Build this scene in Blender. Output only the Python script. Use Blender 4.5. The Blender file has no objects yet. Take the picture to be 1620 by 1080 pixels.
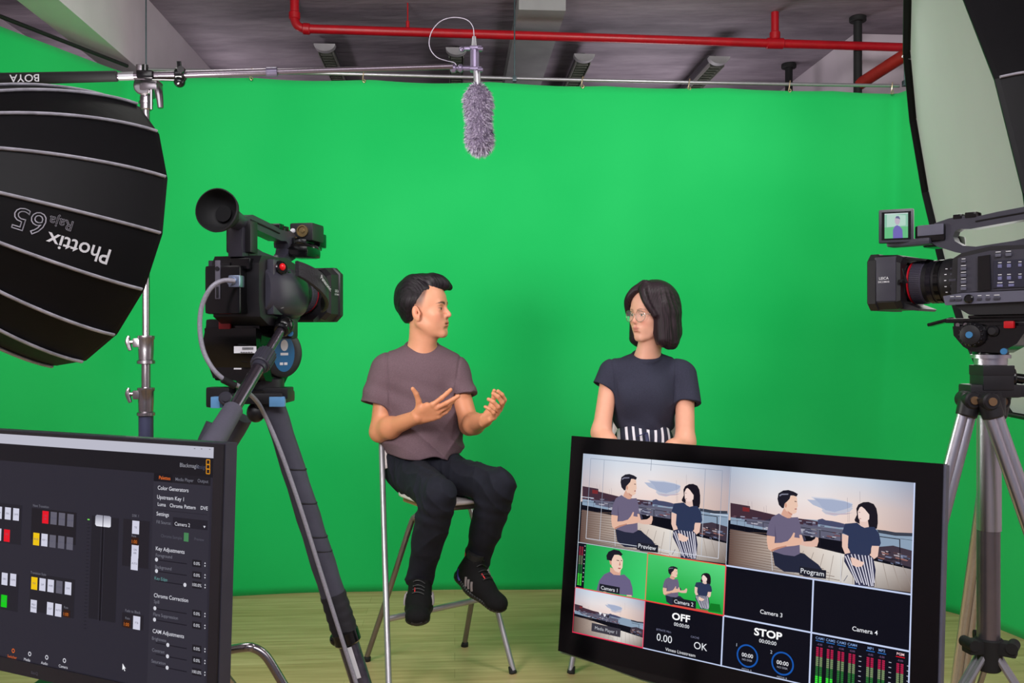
import bpy, bmesh, math, random
import numpy as np
from mathutils import Vector, Matrix
random.seed(7); np.random.seed(7)
C = bpy.context.scene.collection
PI = math.pi
# ---------------------------------------------------------------- camera, world, lights, exposure
FPX = 1440.0; CAMZ = 1.31
def P(px, py, Y):
    """point at depth Y seen at pixel (px, py) of the 1620x1080 frame"""
    return Vector(((px-810)/FPX*Y, Y, CAMZ+(540-py)/FPX*Y))
cd = bpy.data.cameras.new('camera'); cam = bpy.data.objects.new('camera', cd); C.objects.link(cam)
cam.location = (0, 0, CAMZ); cam.rotation_euler = (PI/2, 0, 0)
cd.sensor_width = 36; cd.lens = 36*FPX/1620; cd.clip_start = .05; cd.clip_end = 60
bpy.context.scene.camera = cam
sc = bpy.context.scene
sc.view_settings.view_transform = 'Standard'; sc.view_settings.look = 'None'
sc.view_settings.exposure = 0.0; sc.view_settings.gamma = 1.0; sc.view_settings.use_curve_mapping = False
w = bpy.data.worlds.new('world'); sc.world = w; w.use_nodes = True
w.node_tree.nodes['Background'].inputs[0].default_value = (.86, .80, 1.0, 1)
w.node_tree.nodes['Background'].inputs[1].default_value = .22
def area(name, loc, to, size, power, col=(1, 1, 1), size_y=None, spread=PI):
    l = bpy.data.lights.new(name, 'AREA'); l.energy = power; l.color = col
    l.shape = 'DISK' if size_y is None else 'RECTANGLE'
    l.size = size
    if size_y: l.size_y = size_y
    l.spread = spread
    o = bpy.data.objects.new(name, l); C.objects.link(o)
    o.location = loc; o.rotation_euler = (Vector(to)-Vector(loc)).to_track_quat('-Z', 'Y').to_euler()
    return o
SBL_C = Vector((-1.020, 2.156, 1.573)); SBL_N = Vector((.581, .797, -.167)).normalized()
SBR_C = Vector((1.244, 2.506, 1.721)); SBR_N = Vector((-.934, .292, -.207)).normalized()
area('key_light_in_left_softbox', SBL_C+SBL_N*.03, SBL_C+SBL_N*2, .58, 24, (1, .97, .93))
area('light_in_right_softbox', SBR_C+SBR_N*.02, SBR_C+SBR_N*2, 1.1, 6, (1, .97, .95))
area('added_light_front_left', (-.5, .1, 3.05), (-.3, 4.8, 1.2), 3.0, 50, (1, .97, .97), 1.6)  # added light out of frame, brightens the people and the cloth
area('added_light_front_right', (1.3, -.3, 3.05), (.7, 4.8, 1.3), 2.4, 39, (1, .97, .97), 1.4)  # added out-of-frame partner on the right front, no fixture belongs to it
area('added_light_on_backdrop_left', (-1.0, 3.2, 3.12), (-.9, 4.8, 1.5), .4, 22, (1, 1, .95), 1.4)  # added above the frame to brighten the left half of the cloth
area('added_light_on_backdrop_right', (1.1, 3.2, 3.12), (1.2, 4.8, 1.5), .4, 38, (1, 1, .95), 1.4)  # added above the frame to brighten the right half of the cloth
area('added_light_behind_backdrop_left', (-2.2, 6.2, 2.2), (-2.4, 6.4, 3.2), .5, 9, (1, .95, .98))  # hidden light added to lift the left wall and beam behind the cloth
area('added_light_behind_backdrop_right', (1.0, 6.4, 2.2), (.9, 6.0, 3.2), .8, 8, (1, .95, 1))  # hidden light added to lift the dark ceiling behind the cloth
area('added_light_behind_camera', (0, -1.2, 3.0), (0, -.6, 0), 1.6, 45, (.95, .93, 1.0), .5)  # unseen overhead light added for general brightness, no tubes are modelled here

# ---------------------------------------------------------------- materials
def lin(c):
    r = []
    for v in c[:3]:
        v = v/255.0
        r.append(v/12.92 if v <= .04045 else ((v+.055)/1.055)**2.4)
    return tuple(r)
MATS = {}
def mat(name, rgb, rough=.5, metal=0.0, var=.06, scale=30, bump=0.0, bscale=200, sheen=0, coat=0, spec=.5, stretch=None, emit=None, estr=0, var2=None, alpha=None):
    """principled material with procedural colour variation and bump; rgb is sRGB 0..255"""
    if name in MATS: return MATS[name]
    m = bpy.data.materials.new(name); m.use_nodes = True; nt = m.node_tree; N = nt.nodes; L = nt.links
    b = N['Principled BSDF']; base = lin(rgb)
    tc = N.new('ShaderNodeTexCoord'); mp = N.new('ShaderNodeMapping'); L.new(tc.outputs['Object'], mp.inputs[0])
    if stretch: mp.inputs['Scale'].default_value = stretch
    nz = N.new('ShaderNodeTexNoise'); nz.inputs['Scale'].default_value = scale; nz.inputs['Detail'].default_value = 4
    L.new(mp.outputs[0], nz.inputs['Vector'])
    cr = N.new('ShaderNodeValToRGB'); L.new(nz.outputs['Fac'], cr.inputs[0])
    cr.color_ramp.elements[0].position = .3; cr.color_ramp.elements[1].position = .7
    lo = tuple(v*(1-var) for v in base); hi = tuple(min(1, v*(1+var)) for v in (lin(var2) if var2 else base))
    cr.color_ramp.elements[0].color = (*lo, 1); cr.color_ramp.elements[1].color = (*hi, 1)
    L.new(cr.outputs[0], b.inputs['Base Color'])
    b.inputs['Roughness'].default_value = rough; b.inputs['Metallic'].default_value = metal
    b.inputs['Specular IOR Level'].default_value = spec
    if sheen: b.inputs['Sheen Weight'].default_value = sheen
    if coat: b.inputs['Coat Weight'].default_value = coat; b.inputs['Coat Roughness'].default_value = .08
    if bump:
        n2 = N.new('ShaderNodeTexNoise'); n2.inputs['Scale'].default_value = bscale; n2.inputs['Detail'].default_value = 3
        L.new(mp.outputs[0], n2.inputs['Vector'])
        bp = N.new('ShaderNodeBump'); bp.inputs['Strength'].default_value = bump; bp.inputs['Distance'].default_value = .002
        L.new(n2.outputs['Fac'], bp.inputs['Height']); L.new(bp.outputs[0], b.inputs['Normal'])
    if emit:
        b.inputs['Emission Color'].default_value = (*lin(emit), 1); b.inputs['Emission Strength'].default_value = estr
    MATS[name] = m; return m
def attr_mat(name, rough=.5, emission=False, bump=0, bscale=300, sss=0, sheen=0, spec=.5, estr=1.0):
    """material that reads the mesh's own colour attribute"""
    if name in MATS: return MATS[name]
    m = bpy.data.materials.new(name); m.use_nodes = True; nt = m.node_tree; N = nt.nodes; L = nt.links
    b = N['Principled BSDF']; a = N.new('ShaderNodeAttribute'); a.attribute_name = 'Col'
    b.inputs['Roughness'].default_value = rough; b.inputs['Specular IOR Level'].default_value = spec
    if emission:
        b.inputs['Base Color'].default_value = (.002, .002, .003, 1); b.inputs['Specular IOR Level'].default_value = .12
        L.new(a.outputs['Color'], b.inputs['Emission Color']); b.inputs['Emission Strength'].default_value = estr
    else:
        nz = N.new('ShaderNodeTexNoise'); nz.inputs['Scale'].default_value = 60; nz.inputs['Detail'].default_value = 5
        tc = N.new('ShaderNodeTexCoord'); L.new(tc.outputs['Object'], nz.inputs['Vector'])
        mx = N.new('ShaderNodeMix'); mx.data_type = 'RGBA'; mx.blend_type = 'MULTIPLY'; mx.inputs[0].default_value = .10
        L.new(a.outputs['Color'], mx.inputs[6]); L.new(nz.outputs['Fac'], mx.inputs[7]); L.new(mx.outputs[2], b.inputs['Base Color'])
        if bump:
            n2 = N.new('ShaderNodeTexNoise'); n2.inputs['Scale'].default_value = bscale; L.new(tc.outputs['Object'], n2.inputs['Vector'])
            bp = N.new('ShaderNodeBump'); bp.inputs['Strength'].default_value = bump; bp.inputs['Distance'].default_value = .001
            L.new(n2.outputs['Fac'], bp.inputs['Height']); L.new(bp.outputs[0], b.inputs['Normal'])
        if sss:
            b.inputs['Subsurface Weight'].default_value = sss; b.inputs['Subsurface Radius'].default_value = (.012, .005, .003)
            b.inputs['Subsurface Scale'].default_value = .6
        if sheen: b.inputs['Sheen Weight'].default_value = sheen
    MATS[name] = m; return m
M_BLACK = mat('black_plastic', (24, 23, 27), .42, var=.12, bump=.05, bscale=900)
M_BLACKG = mat('glossy_black_plastic', (10, 10, 12), .16, var=.1)
M_DARK = mat('charcoal_plastic', (58, 57, 68), .36, var=.08, bump=.04, bscale=900)
M_GREY = mat('grey_plastic', (92, 92, 108), .4, var=.06)
M_RUB = mat('black_rubber', (18, 18, 20), .75, var=.15)
M_ALU = mat('brushed_aluminium', (205, 203, 212), .28, 1.0, var=.05, scale=8, stretch=(40, 40, 1), bump=.1)
M_ALUD = mat('anodised_grey_tube', (120, 112, 112), .32, .9, var=.08, scale=12)
M_CHROME = mat('worn_chrome', (150, 144, 150), .25, 1.0, var=.05)
M_STEEL = mat('silver_painted_tube', (168, 166, 172), .35, .7, var=.05)
M_WHITE = mat('white_plastic', (232, 222, 220), .35, var=.03)
M_RED = mat('red_painted_pipe', (176, 14, 28), .35, var=.12, scale=14, bump=.1, bscale=60)
M_REDP = mat('red_plastic', (190, 20, 30), .3)
M_BLUE = mat('blue_anodised', (80, 150, 205), .25, .5)
M_BLUEL = mat('blue_disc', (22, 100, 150), .35)
M_WPRINT = mat('white_print', (225, 225, 230), .5)
M_CABLE = mat('grey_cable', (150, 148, 160), .4, var=.15, scale=300)
M_SILVP = mat('silver_plug', (150, 165, 190), .25, .8)

# ---------------------------------------------------------------- mesh helpers
def frame_of(d):
    d = Vector(d).normalized(); r = Vector((0, 0, 1)) if abs(d.z) < .95 else Vector((0, 1, 0))
    u = d.cross(r).normalized(); v = d.cross(u).normalized()
    return d, u, v
class MB:
    def __init__(s): s.bm = bmesh.new(); s.mi = 0
    def _tag(s, fs):
        for f in fs: f.material_index = s.mi
    def loft(s, rings, cap=True, close=False):
        vs = [[s.bm.verts.new(p) for p in r] for r in rings]; fs = []
        n = len(vs[0]); m = len(vs)
        for i in range(m if close else m-1):
            for j in range(n):
                a, b = vs[i], vs[(i+1) % m]
                fs.append(s.bm.faces.new((a[j], a[(j+1) % n], b[(j+1) % n], b[j])))
        if cap and not close:
            fs.append(s.bm.faces.new(vs[0][::-1])); fs.append(s.bm.faces.new(vs[-1]))
        s._tag(fs); return s
    def box(s, c, size, R=None, bev=.002, seg=2):
        r = bmesh.ops.create_cube(s.bm, size=1.0); vs = r['verts']
        for v in vs: v.co = Vector((v.co.x*size[0], v.co.y*size[1], v.co.z*size[2]))
        if bev:
            es = list({e for v in vs for e in v.link_edges})
            rr = bmesh.ops.bevel(s.bm, geom=es, offset=min(bev, min(size)*.45), segments=seg, affect='EDGES', profile=.7)
            vs = list({v for f in rr['faces'] for v in f.verts} | {v for v in vs if v.is_valid})
        M = Matrix.Translation(Vector(c)) @ (R.to_4x4() if R else Matrix.Identity(4))
        for v in vs: v.co = M @ v.co
        s._tag({f for v in vs for f in v.link_faces}); return s
    def cyl(s, a, b, r0, r1=None, seg=24, cap=True, bev=0):
        a, b = Vector(a), Vector(b); r1 = r0 if r1 is None else r1
        d, u, v = frame_of(b-a)
        L = (b-a).length; prof = [(r0, 0), (r1, L)]
        if bev: prof = [(r0-bev, 0), (r0, bev), (r1, L-bev), (r1-bev, L)]
        rings = [[a+d*h+(u*math.cos(2*PI*k/seg)+v*math.sin(2*PI*k/seg))*r for k in range(seg)] for r, h in prof]
        return s.loft(rings, cap)
    def lathe(s, prof, o, axis, seg=32, cap=True):
        o = Vector(o); d, u, v = frame_of(axis)
        return s.loft([[o+d*h+(u*math.cos(2*PI*k/seg)+v*math.sin(2*PI*k/seg))*max(r, 1e-4) for k in range(seg)] for r, h in prof], cap)
    def tube(s, pts, r, seg=10, smooth=4, cap=True, flat=None):
        pts = [Vector(p) for p in pts]
        rs = list(r) if isinstance(r, (list, tuple)) else [r]*len(pts)
        if smooth > 1 and len(pts) > 2:
            q = []; qr = []
            for i in range(len(pts)-1):
                p0 = pts[max(i-1, 0)]; p1 = pts[i]; p2 = pts[i+1]; p3 = pts[min(i+2, len(pts)-1)]
                for k in range(smooth):
                    t = k/smooth
                    q.append(.5*((2*p1)+(p2-p0)*t+(2*p0-5*p1+4*p2-p3)*t*t+(3*p1-p0-3*p2+p3)*t**3)); qr.append(rs[i]*(1-t)+rs[i+1]*t)
            q.append(pts[-1]); qr.append(rs[-1]); pts, rs = q, qr
        rings = []; u = None
        for i, p in enumerate(pts):
            t = (pts[min(i+1, len(pts)-1)]-pts[max(i-1, 0)]).normalized()
            if u is None: _, u, v = frame_of(t)
            u = (u-t*u.dot(t)).normalized(); v = t.cross(u)
            fl = flat or 1
            rings.append([p+(u*math.cos(2*PI*k/seg)+v*math.sin(2*PI*k/seg)*fl)*rs[i] for k in range(seg)])
        return s.loft(rings, cap)
    def ball(s, c, r, seg=20, R=None):
        if not isinstance(r, (tuple, list)): r = (r, r, r)
        rr = bmesh.ops.create_uvsphere(s.bm, u_segments=seg, v_segments=max(8, seg//2), radius=1)
        M = Matrix.Translation(Vector(c)) @ (R.to_4x4() if R else Matrix.Identity(4)) @ Matrix.Diagonal((*r, 1))
        for v in rr['verts']: v.co = M @ v.co
        s._tag({f for v in rr['verts'] for f in v.link_faces}); return s
    def prism(s, poly, o, ux, uy, th, bev=0, inner=None):
        """polygon (2-D, in plane o,ux,uy) extruded +-th/2 along ux x uy; inner = hole loop of the same count"""
        o, ux, uy = Vector(o), Vector(ux), Vector(uy); n = ux.cross(uy).normalized()
        A = [[s.bm.verts.new(o+ux*x+uy*y+n*(k*th/2)) for x, y in poly] for k in (-1, 1)]; fs = []; N = len(poly)
        for j in range(N): fs.append(s.bm.faces.new((A[0][j], A[0][(j+1) % N], A[1][(j+1) % N], A[1][j])))
        if inner:
            B = [[s.bm.verts.new(o+ux*x+uy*y+n*(k*th/2)) for x, y in inner] for k in (-1, 1)]
            for j in range(N):
                j2 = (j+1) % N
                fs.append(s.bm.faces.new((B[0][j2], B[0][j], B[1][j], B[1][j2])))
                fs.append(s.bm.faces.new((A[0][j2], A[0][j], B[0][j], B[0][j2])))
                fs.append(s.bm.faces.new((A[1][j], A[1][j2], B[1][j2], B[1][j])))
        else:
            fs.append(s.bm.faces.new(A[0][::-1])); fs.append(s.bm.faces.new(A[1]))
        s._tag(fs)
        if bev:
            es = [e for e in {e for f in fs for e in f.edges} if len(e.link_faces) == 2 and e.calc_face_angle(0) > .9]
            r = bmesh.ops.bevel(s.bm, geom=es, offset=bev, segments=2, affect='EDGES', profile=.7, clamp_overlap=True)
            s._tag(r['faces'])
        return s
    def quad(s, a, b, c, d):
        s._tag([s.bm.faces.new([s.bm.verts.new(Vector(p)) for p in (a, b, c, d)])]); return s
    def grid(s, fn, nu, nv):
        vs = [[s.bm.verts.new(fn(i/nu, j/nv)) for j in range(nv+1)] for i in range(nu+1)]
        s._tag([s.bm.faces.new((vs[i][j], vs[i+1][j], vs[i+1][j+1], vs[i][j+1])) for i in range(nu) for j in range(nv)]); return s
    def poly2(s, verts, faces):
        vs = [s.bm.verts.new(v) for v in verts]; out = []
        for f in faces:
            try: out.append(s.bm.faces.new([vs[i] for i in f]))
            except ValueError: pass
        s._tag(out); return s
_txt = {}
def text2d(body, size=1.0, align='LEFT', bold=0, spacing=1.0, outline=0):
    """lettering as flat mesh data: (list of 2-D verts, faces)"""
    key = (body, bold, spacing, outline)
    if key not in _txt:
        cu = bpy.data.curves.new('t', 'FONT'); cu.body = body; cu.size = 1.0; cu.offset = bold; cu.resolution_u = 3; cu.space_character = spacing
        if outline: cu.fill_mode = 'NONE'; cu.bevel_depth = outline; cu.bevel_resolution = 0
        o = bpy.data.objects.new('t', cu); C.objects.link(o)
        dg = bpy.context.evaluated_depsgraph_get(); me = o.evaluated_get(dg).to_mesh()
        _txt[key] = ([(v.co.x, v.co.y) for v in me.vertices], [tuple(p.vertices) for p in me.polygons])
        o.evaluated_get(dg).to_mesh_clear(); bpy.data.objects.remove(o); bpy.data.curves.remove(cu)
    vs, fs = _txt[key]
    x0 = min(v[0] for v in vs); x1 = max(v[0] for v in vs)
    off = {'LEFT': x0, 'CENTER': (x0+x1)/2, 'RIGHT': x1}[align]
    return [((x-off)*size, y*size) for x, y in vs], fs, (x1-x0)*size
def text_on(mb, body, size, o, ux, uy, align='CENTER', bold=0, th=.0006):
    vs, fs, _ = text2d(body, size, align, bold)
    o, ux, uy = Vector(o), Vector(ux).normalized(), Vector(uy).normalized(); n = ux.cross(uy)
    mb.poly2([o+ux*x+uy*y+n*th for x, y in vs], fs)
INV = {}
def thing(name, label, cat, loc=(0, 0, 0), M=None, group=None):
    o = bpy.data.objects.new(name, None); C.objects.link(o); o.empty_display_size = .05
    if M is None: M = Matrix.Translation(Vector(loc))
    o.matrix_world = M; INV[o] = M.inverted()
    o['label'] = label; o['category'] = cat
    if group: o['group'] = group
    return o
def obj(name, mb, mats, parent=None, local=False, smooth=35, label=None):
    """link one mesh object; geometry is given in world space unless local"""
    me = bpy.data.meshes.new(name); bm = mb.bm
    bmesh.ops.recalc_face_normals(bm, faces=bm.faces)
    root = parent
    if parent is not None and not local:
        while root.parent: root = root.parent
        if root in INV: bm.transform(INV[root])
    bm.to_mesh(me); bm.free()
    if smooth:
        me.shade_smooth(); me.set_sharp_from_angle(angle=math.radians(smooth))
    for m in (mats if isinstance(mats, (list, tuple)) else [mats]): me.materials.append(m)
    o = bpy.data.objects.new(name, me); C.objects.link(o)
    if parent is not None: o.parent = parent
    if label: o['label'] = label
    return o
def tag(o, label, cat, group=None):
    o['label'] = label; o['category'] = cat
    if group: o['group'] = group
    return o
def center_origin(o, c):
    """give a top-level mesh an origin at c"""
    c = Vector(c); o.data.transform(Matrix.Translation(-c)); o.location = c; return o
def struct(name, mb, m, smooth=35):
    o = obj(name, mb, m, smooth=smooth); o['kind'] = 'structure'; return o
def np_mesh(name, V, Q, mats, parent=None, cols=None, inv=None):
    """mesh object from numpy arrays (quads)"""
    if inv is not None:
        A = np.array(inv); V = V @ A[:3, :3].T + A[:3, 3]
    me = bpy.data.meshes.new(name)
    me.vertices.add(len(V)); me.vertices.foreach_set('co', V.astype(np.float32).ravel())
    me.loops.add(len(Q)*4); me.loops.foreach_set('vertex_index', Q.astype(np.int32).ravel())
    me.polygons.add(len(Q)); me.polygons.foreach_set('loop_start', np.arange(0, len(Q)*4, 4, dtype=np.int32))
    me.update(calc_edges=True); me.validate(); me.shade_smooth()
    if cols is not None:
        a = me.color_attributes.new('Col', 'FLOAT_COLOR', 'POINT')
        a.data.foreach_set('color', np.concatenate([cols, np.ones((len(cols), 1))], 1).astype(np.float32).ravel())
    for m in (mats if isinstance(mats, (list, tuple)) else [mats]): me.materials.append(m)
    o = bpy.data.objects.new(name, me); C.objects.link(o)
    if parent is not None: o.parent = parent
    return o

# ---------------------------------------------------------------- the room (turned 3.6 degrees to the camera)
YAW = 3.6*PI/180; RX = Vector((math.cos(YAW), math.sin(YAW), 0)); RY = Vector((-math.sin(YAW), math.cos(YAW), 0))
def R3(x, y, z): return RX*x+RY*y+Vector((0, 0, z))
RM = Matrix((RX, RY, Vector((0, 0, 1)))).transposed()
def slab(name, x0, x1, y0, y1, z0, z1, m):
    b = MB(); b.box(R3((x0+x1)/2, (y0+y1)/2, (z0+z1)/2), (x1-x0, y1-y0, z1-z0), RM, bev=0); return struct(name, b, m, smooth=0)
def floor_mat():
    m = bpy.data.materials.new('oak_laminate'); m.use_nodes = True; nt = m.node_tree; N = nt.nodes; L = nt.links; b = N['Principled BSDF']
    tc = N.new('ShaderNodeTexCoord'); mp = N.new('ShaderNodeMapping'); mp.inputs['Rotation'].default_value = (0, 0, -YAW)
    L.new(tc.outputs['Object'], mp.inputs[0])
    br = N.new('ShaderNodeTexBrick'); L.new(mp.outputs[0], br.inputs[0])
    br.inputs['Scale'].default_value = 1; br.inputs['Brick Width'].default_value = 1.15; br.inputs['Row Height'].default_value = .096
    br.inputs['Mortar Size'].default_value = .0012; br.offset = .37
    br.inputs['Color1'].default_value = (*lin((208, 182, 138)), 1); br.inputs['Color2'].default_value = (*lin((192, 164, 120)), 1)
    br.inputs['Mortar'].default_value = (*lin((172, 146, 104)), 1); br.inputs['Bias'].default_value = -.1
    mp2 = N.new('ShaderNodeMapping'); mp2.inputs['Scale'].default_value = (1.2, 16, 1); L.new(mp.outputs[0], mp2.inputs[0])
    nz = N.new('ShaderNodeTexNoise'); nz.inputs['Scale'].default_value = 2.4; nz.inputs['Detail'].default_value = 6; L.new(mp2.outputs[0], nz.inputs[0])
    cr = N.new('ShaderNodeValToRGB'); cr.color_ramp.elements[0].position = .32; cr.color_ramp.elements[0].color = (.62, .56, .46, 1); cr.color_ramp.elements[1].position = .68; cr.color_ramp.elements[1].color = (1, 1, 1, 1)
    L.new(nz.outputs['Fac'], cr.inputs[0])
    mx = N.new('ShaderNodeMix'); mx.data_type = 'RGBA'; mx.blend_type = 'MULTIPLY'; mx.inputs[0].default_value = .8
    L.new(br.outputs['Color'], mx.inputs[6]); L.new(cr.outputs[0], mx.inputs[7]); L.new(mx.outputs[2], b.inputs['Base Color'])
    b.inputs['Roughness'].default_value = .38
    return m
def concrete(name, rgb, dark, sc_=1.4):
    m = bpy.data.materials.new(name); m.use_nodes = True; nt = m.node_tree; N = nt.nodes; L = nt.links; b = N['Principled BSDF']
    tc = N.new('ShaderNodeTexCoord'); mp = N.new('ShaderNodeMapping'); mp.inputs['Scale'].default_value = (.7, 2.2, 1); L.new(tc.outputs['Object'], mp.inputs[0])
    nz = N.new('ShaderNodeTexNoise'); nz.inputs['Scale'].default_value = sc_; nz.inputs['Detail'].default_value = 9; nz.inputs['Roughness'].default_value = .62; L.new(mp.outputs[0], nz.inputs[0])
    cr = N.new('ShaderNodeValToRGB'); cr.color_ramp.elements[0].position = .36; cr.color_ramp.elements[1].position = .66
    cr.color_ramp.elements[0].color = (*lin(dark), 1); cr.color_ramp.elements[1].color = (*lin(rgb), 1); L.new(nz.outputs['Fac'], cr.inputs[0]); L.new(cr.outputs[0], b.inputs['Base Color'])
    wv = N.new('ShaderNodeTexNoise'); wv.inputs['Scale'].default_value = 9; wv.inputs['Detail'].default_value = 8; L.new(mp.outputs[0], wv.inputs[0])
    bp = N.new('ShaderNodeBump'); bp.inputs['Strength'].default_value = .5; bp.inputs['Distance'].default_value = .02; L.new(wv.outputs['Fac'], bp.inputs['Height']); L.new(bp.outputs[0], b.inputs['Normal'])
    b.inputs['Roughness'].default_value = .7
    return m
M_PAINT = mat('pale_grey_paint', (214, 200, 210), .7, var=.04, scale=5, bump=.1, bscale=80)
M_CONC = concrete('raw_concrete_ceiling', (166, 152, 164), (112, 100, 112))
slab('floor', -3.2, 3.2, -2.2, 8, -.06, 0, floor_mat())
slab('ceiling', -3.2, 3.2, -2.2, 8, 3.2, 3.3, M_CONC)
slab('wall_left', -2.75, -2.65, -2.2, 8, 0, 3.2, M_PAINT)
slab('wall_right', 2.78, 2.88, -2.2, 8, 0, 3.2, M_PAINT)
slab('wall_back', -2.65, 2.45, 7.4, 7.5, 0, 3.2, mat('dim_back_wall_paint', (120, 112, 120), .8))
slab('trim_1', -1.87, -1.69, -1.0, 7.4, 2.77, 3.2, M_PAINT)
slab('trim_2', .345, .60, 4.9, 7.4, 3.1, 3.2, mat('beam_paint', (150, 148, 150), .7, var=.2, scale=3))
slab('trim_3', 2.45, 2.78, 5.45, 7.4, 0, 3.2, M_PAINT)
# ---------------------------------------------------------------- green backdrop
def lerp_path(pts, t):
    """arc-length walk along a smoothed 2-D path"""
    a = np.array(pts, float); q = []
    for i in range(len(a)-1):
        p0 = a[max(i-1, 0)]; p1 = a[i]; p2 = a[i+1]; p3 = a[min(i+2, len(a)-1)]
        for k in range(8):
            s = k/8; q.append(.5*((2*p1)+(p2-p0)*s+(2*p0-5*p1+4*p2-p3)*s*s+(3*p1-p0-3*p2+p3)*s**3))
    q.append(a[-1]); q = np.array(q); d = np.r_[0, np.cumsum(np.hypot(*np.diff(q, axis=0).T))]; d /= d[-1]
    return np.interp(t, d, q[:, 0]), np.interp(t, d, q[:, 1])
TOPP = [(-2.5, 3.1), (-2.22, 3.95), (-2.02, 4.58), (-1.93, 4.70), (-1.6, 4.72), (-.9, 4.75), (.25, 4.82), (1.2, 4.86), (1.95, 4.89), (2.10, 4.84), (2.22, 4.3), (2.35, 3.4)]
BOTP = [(-2.5, 3.1), (-2.25, 3.95), (-2.02, 4.4), (-1.80, 4.58), (-1.5, 4.68), (-.83, 4.776), (.25, 4.812), (1.2, 4.80), (1.8, 4.66), (2.10, 4.44), (2.22, 4.15), (2.38, 3.4)]
def curtain_pt(u, v):
    tx, ty = lerp_path(TOPP, u); bx, by = lerp_path(BOTP, u)
    s = 1-(1-v)**1.6
    x = bx+(tx-bx)*s; y = by+(ty-by)*s
    ztop = 2.712-.034*max(0, min(1, (x+1.9)/3.9))-.024-.010*abs(math.sin(x*5.1+.6))
    z = v*ztop
    y += .010*math.sin(u*31+v*3.0+1.2*math.sin(u*9))*(.4+.6*v)+.006*math.sin(u*57-v*5)+.004*math.sin(v*17+u*12)
    return Vector((x, y, z))
gm = bpy.data.materials.new('chroma_green_muslin'); gm.use_nodes = True
_N = gm.node_tree.nodes; _L = gm.node_tree.links; _b = _N['Principled BSDF']
_tc = _N.new('ShaderNodeTexCoord'); _nz = _N.new('ShaderNodeTexNoise'); _nz.inputs['Scale'].default_value = 1.1; _nz.inputs['Detail'].default_value = 2; _L.new(_tc.outputs['Object'], _nz.inputs[0])
_cr = _N.new('ShaderNodeValToRGB'); _cr.color_ramp.elements[0].position = .3; _cr.color_ramp.elements[1].position = .7
_cr.color_ramp.elements[0].color = (.005, .47, .100, 1); _cr.color_ramp.elements[1].color = (.016, .54, .128, 1)
_L.new(_nz.outputs['Fac'], _cr.inputs[0]); _L.new(_cr.outputs[0], _b.inputs['Base Color']); _b.inputs['Roughness'].default_value = .85; _b.inputs['Specular IOR Level'].default_value = .2
_b.inputs['Sheen Weight'].default_value = .15
_wv = _N.new('ShaderNodeTexNoise'); _wv.inputs['Scale'].default_value = 260; _L.new(_tc.outputs['Object'], _wv.inputs[0])
_bp = _N.new('ShaderNodeBump'); _bp.inputs['Strength'].default_value = .15; _bp.inputs['Distance'].default_value = .002; _L.new(_wv.outputs['Fac'], _bp.inputs['Height']); _L.new(_bp.outputs[0], _b.inputs['Normal'])
b = MB(); b.grid(curtain_pt, 220, 60)
cur = obj('green_screen_curtain', b, gm, smooth=60); md = cur.modifiers.new('cloth thickness', 'SOLIDIFY'); md.thickness = .003; md.offset = 0
center_origin(cur, (0, 4.8, 0))
tag(cur, 'huge chroma green cloth backdrop hanging behind the two seated people', 'backdrop')
def rodz(x): return 2.712-.034*max(0, min(1, (x+1.9)/3.9))
rod_pts = [(-1.93, 4.72), (-.9, 4.765), (.25, 4.835), (1.2, 4.875), (2.08, 4.90)]
b = MB(); b.tube([(x, y-.012, rodz(x)+.004) for x, y in rod_pts], .0095, 12)
rod = obj('curtain_rod', b, M_STEEL); tag(center_origin(rod, (0, 4.83, 2.70)), 'long thin grey metal rod above the green backdrop', 'curtain rod')
b = MB(); b.tube([(-2.5, 3.1, 2.72), (-2.22, 3.95, 2.72), (-1.97, 4.66, 2.72)], .0095, 12)
rod2 = obj('curtain_rod', b, M_RUB); tag(center_origin(rod2, (-2.22, 3.95, 2.72)), 'short dark rod along the left wing of the green backdrop, top left corner', 'curtain rod')
hooks = [(407, 'just right of the light stand clamp'), (580, 'left of the furry microphone'), (922, 'first to the right of the furry microphone'), (1092, 'second to the right of the furry microphone'), (1253, 'below the black ceiling post'), (1418, 'at the right end of the rod')]
for px, where in hooks:
    x = (px-810)/FPX*4.83; y = float(np.interp(x, [p[0] for p in rod_pts], [p[1] for p in rod_pts]))-.012; z = rodz(x)+.004
    b = MB(); b.tube([(x+.006, y+.012, z+.006), (x+.003, y, z+.017), (x-.002, y-.013, z+.010), (x-.006, y-.014, z-.02), (x-.008, y-.008, z-.036), (x-.002, y-.004, z-.044), (x+.006, y-.008, z-.036), (x-.002, y-.012, z-.028)], .0028, 6)
    tag(center_origin(obj('curtain_hook', b, mat('brass_hook', (205, 180, 150), .3, .7)), (x, y, z)), 'small pale wire hook on the backdrop rod, '+where, 'hook', 'hooks along the backdrop rod')
for (px, py0, py1, Y, r) in ((231, -20, 110, 4.74, .004), (814, -20, 125, 4.80, .004), (1431, 10, 132, 4.86, .004)):
    a = P(px, py0, Y); c = P(px, py1, Y); b = MB(); b.cyl((a.x, a.y, 3.2), c, r, seg=8)
    b.box(c, (.02, .026, .03), bev=.003)
    side = {231: 'left end, above the light stand clamp', 814: 'centre, right of the microphone', 1431: 'right end, beside the softbox rim'}[px]
    tag(center_origin(obj('hanger_rod', b, mat('dark_thread_rod', (70, 85, 90), .4, .6)), (a.x, a.y, 3.2)), 'thin threaded rod from ceiling to backdrop rod, '+side, 'hanger', 'ceiling hangers of the backdrop rod')
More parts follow.
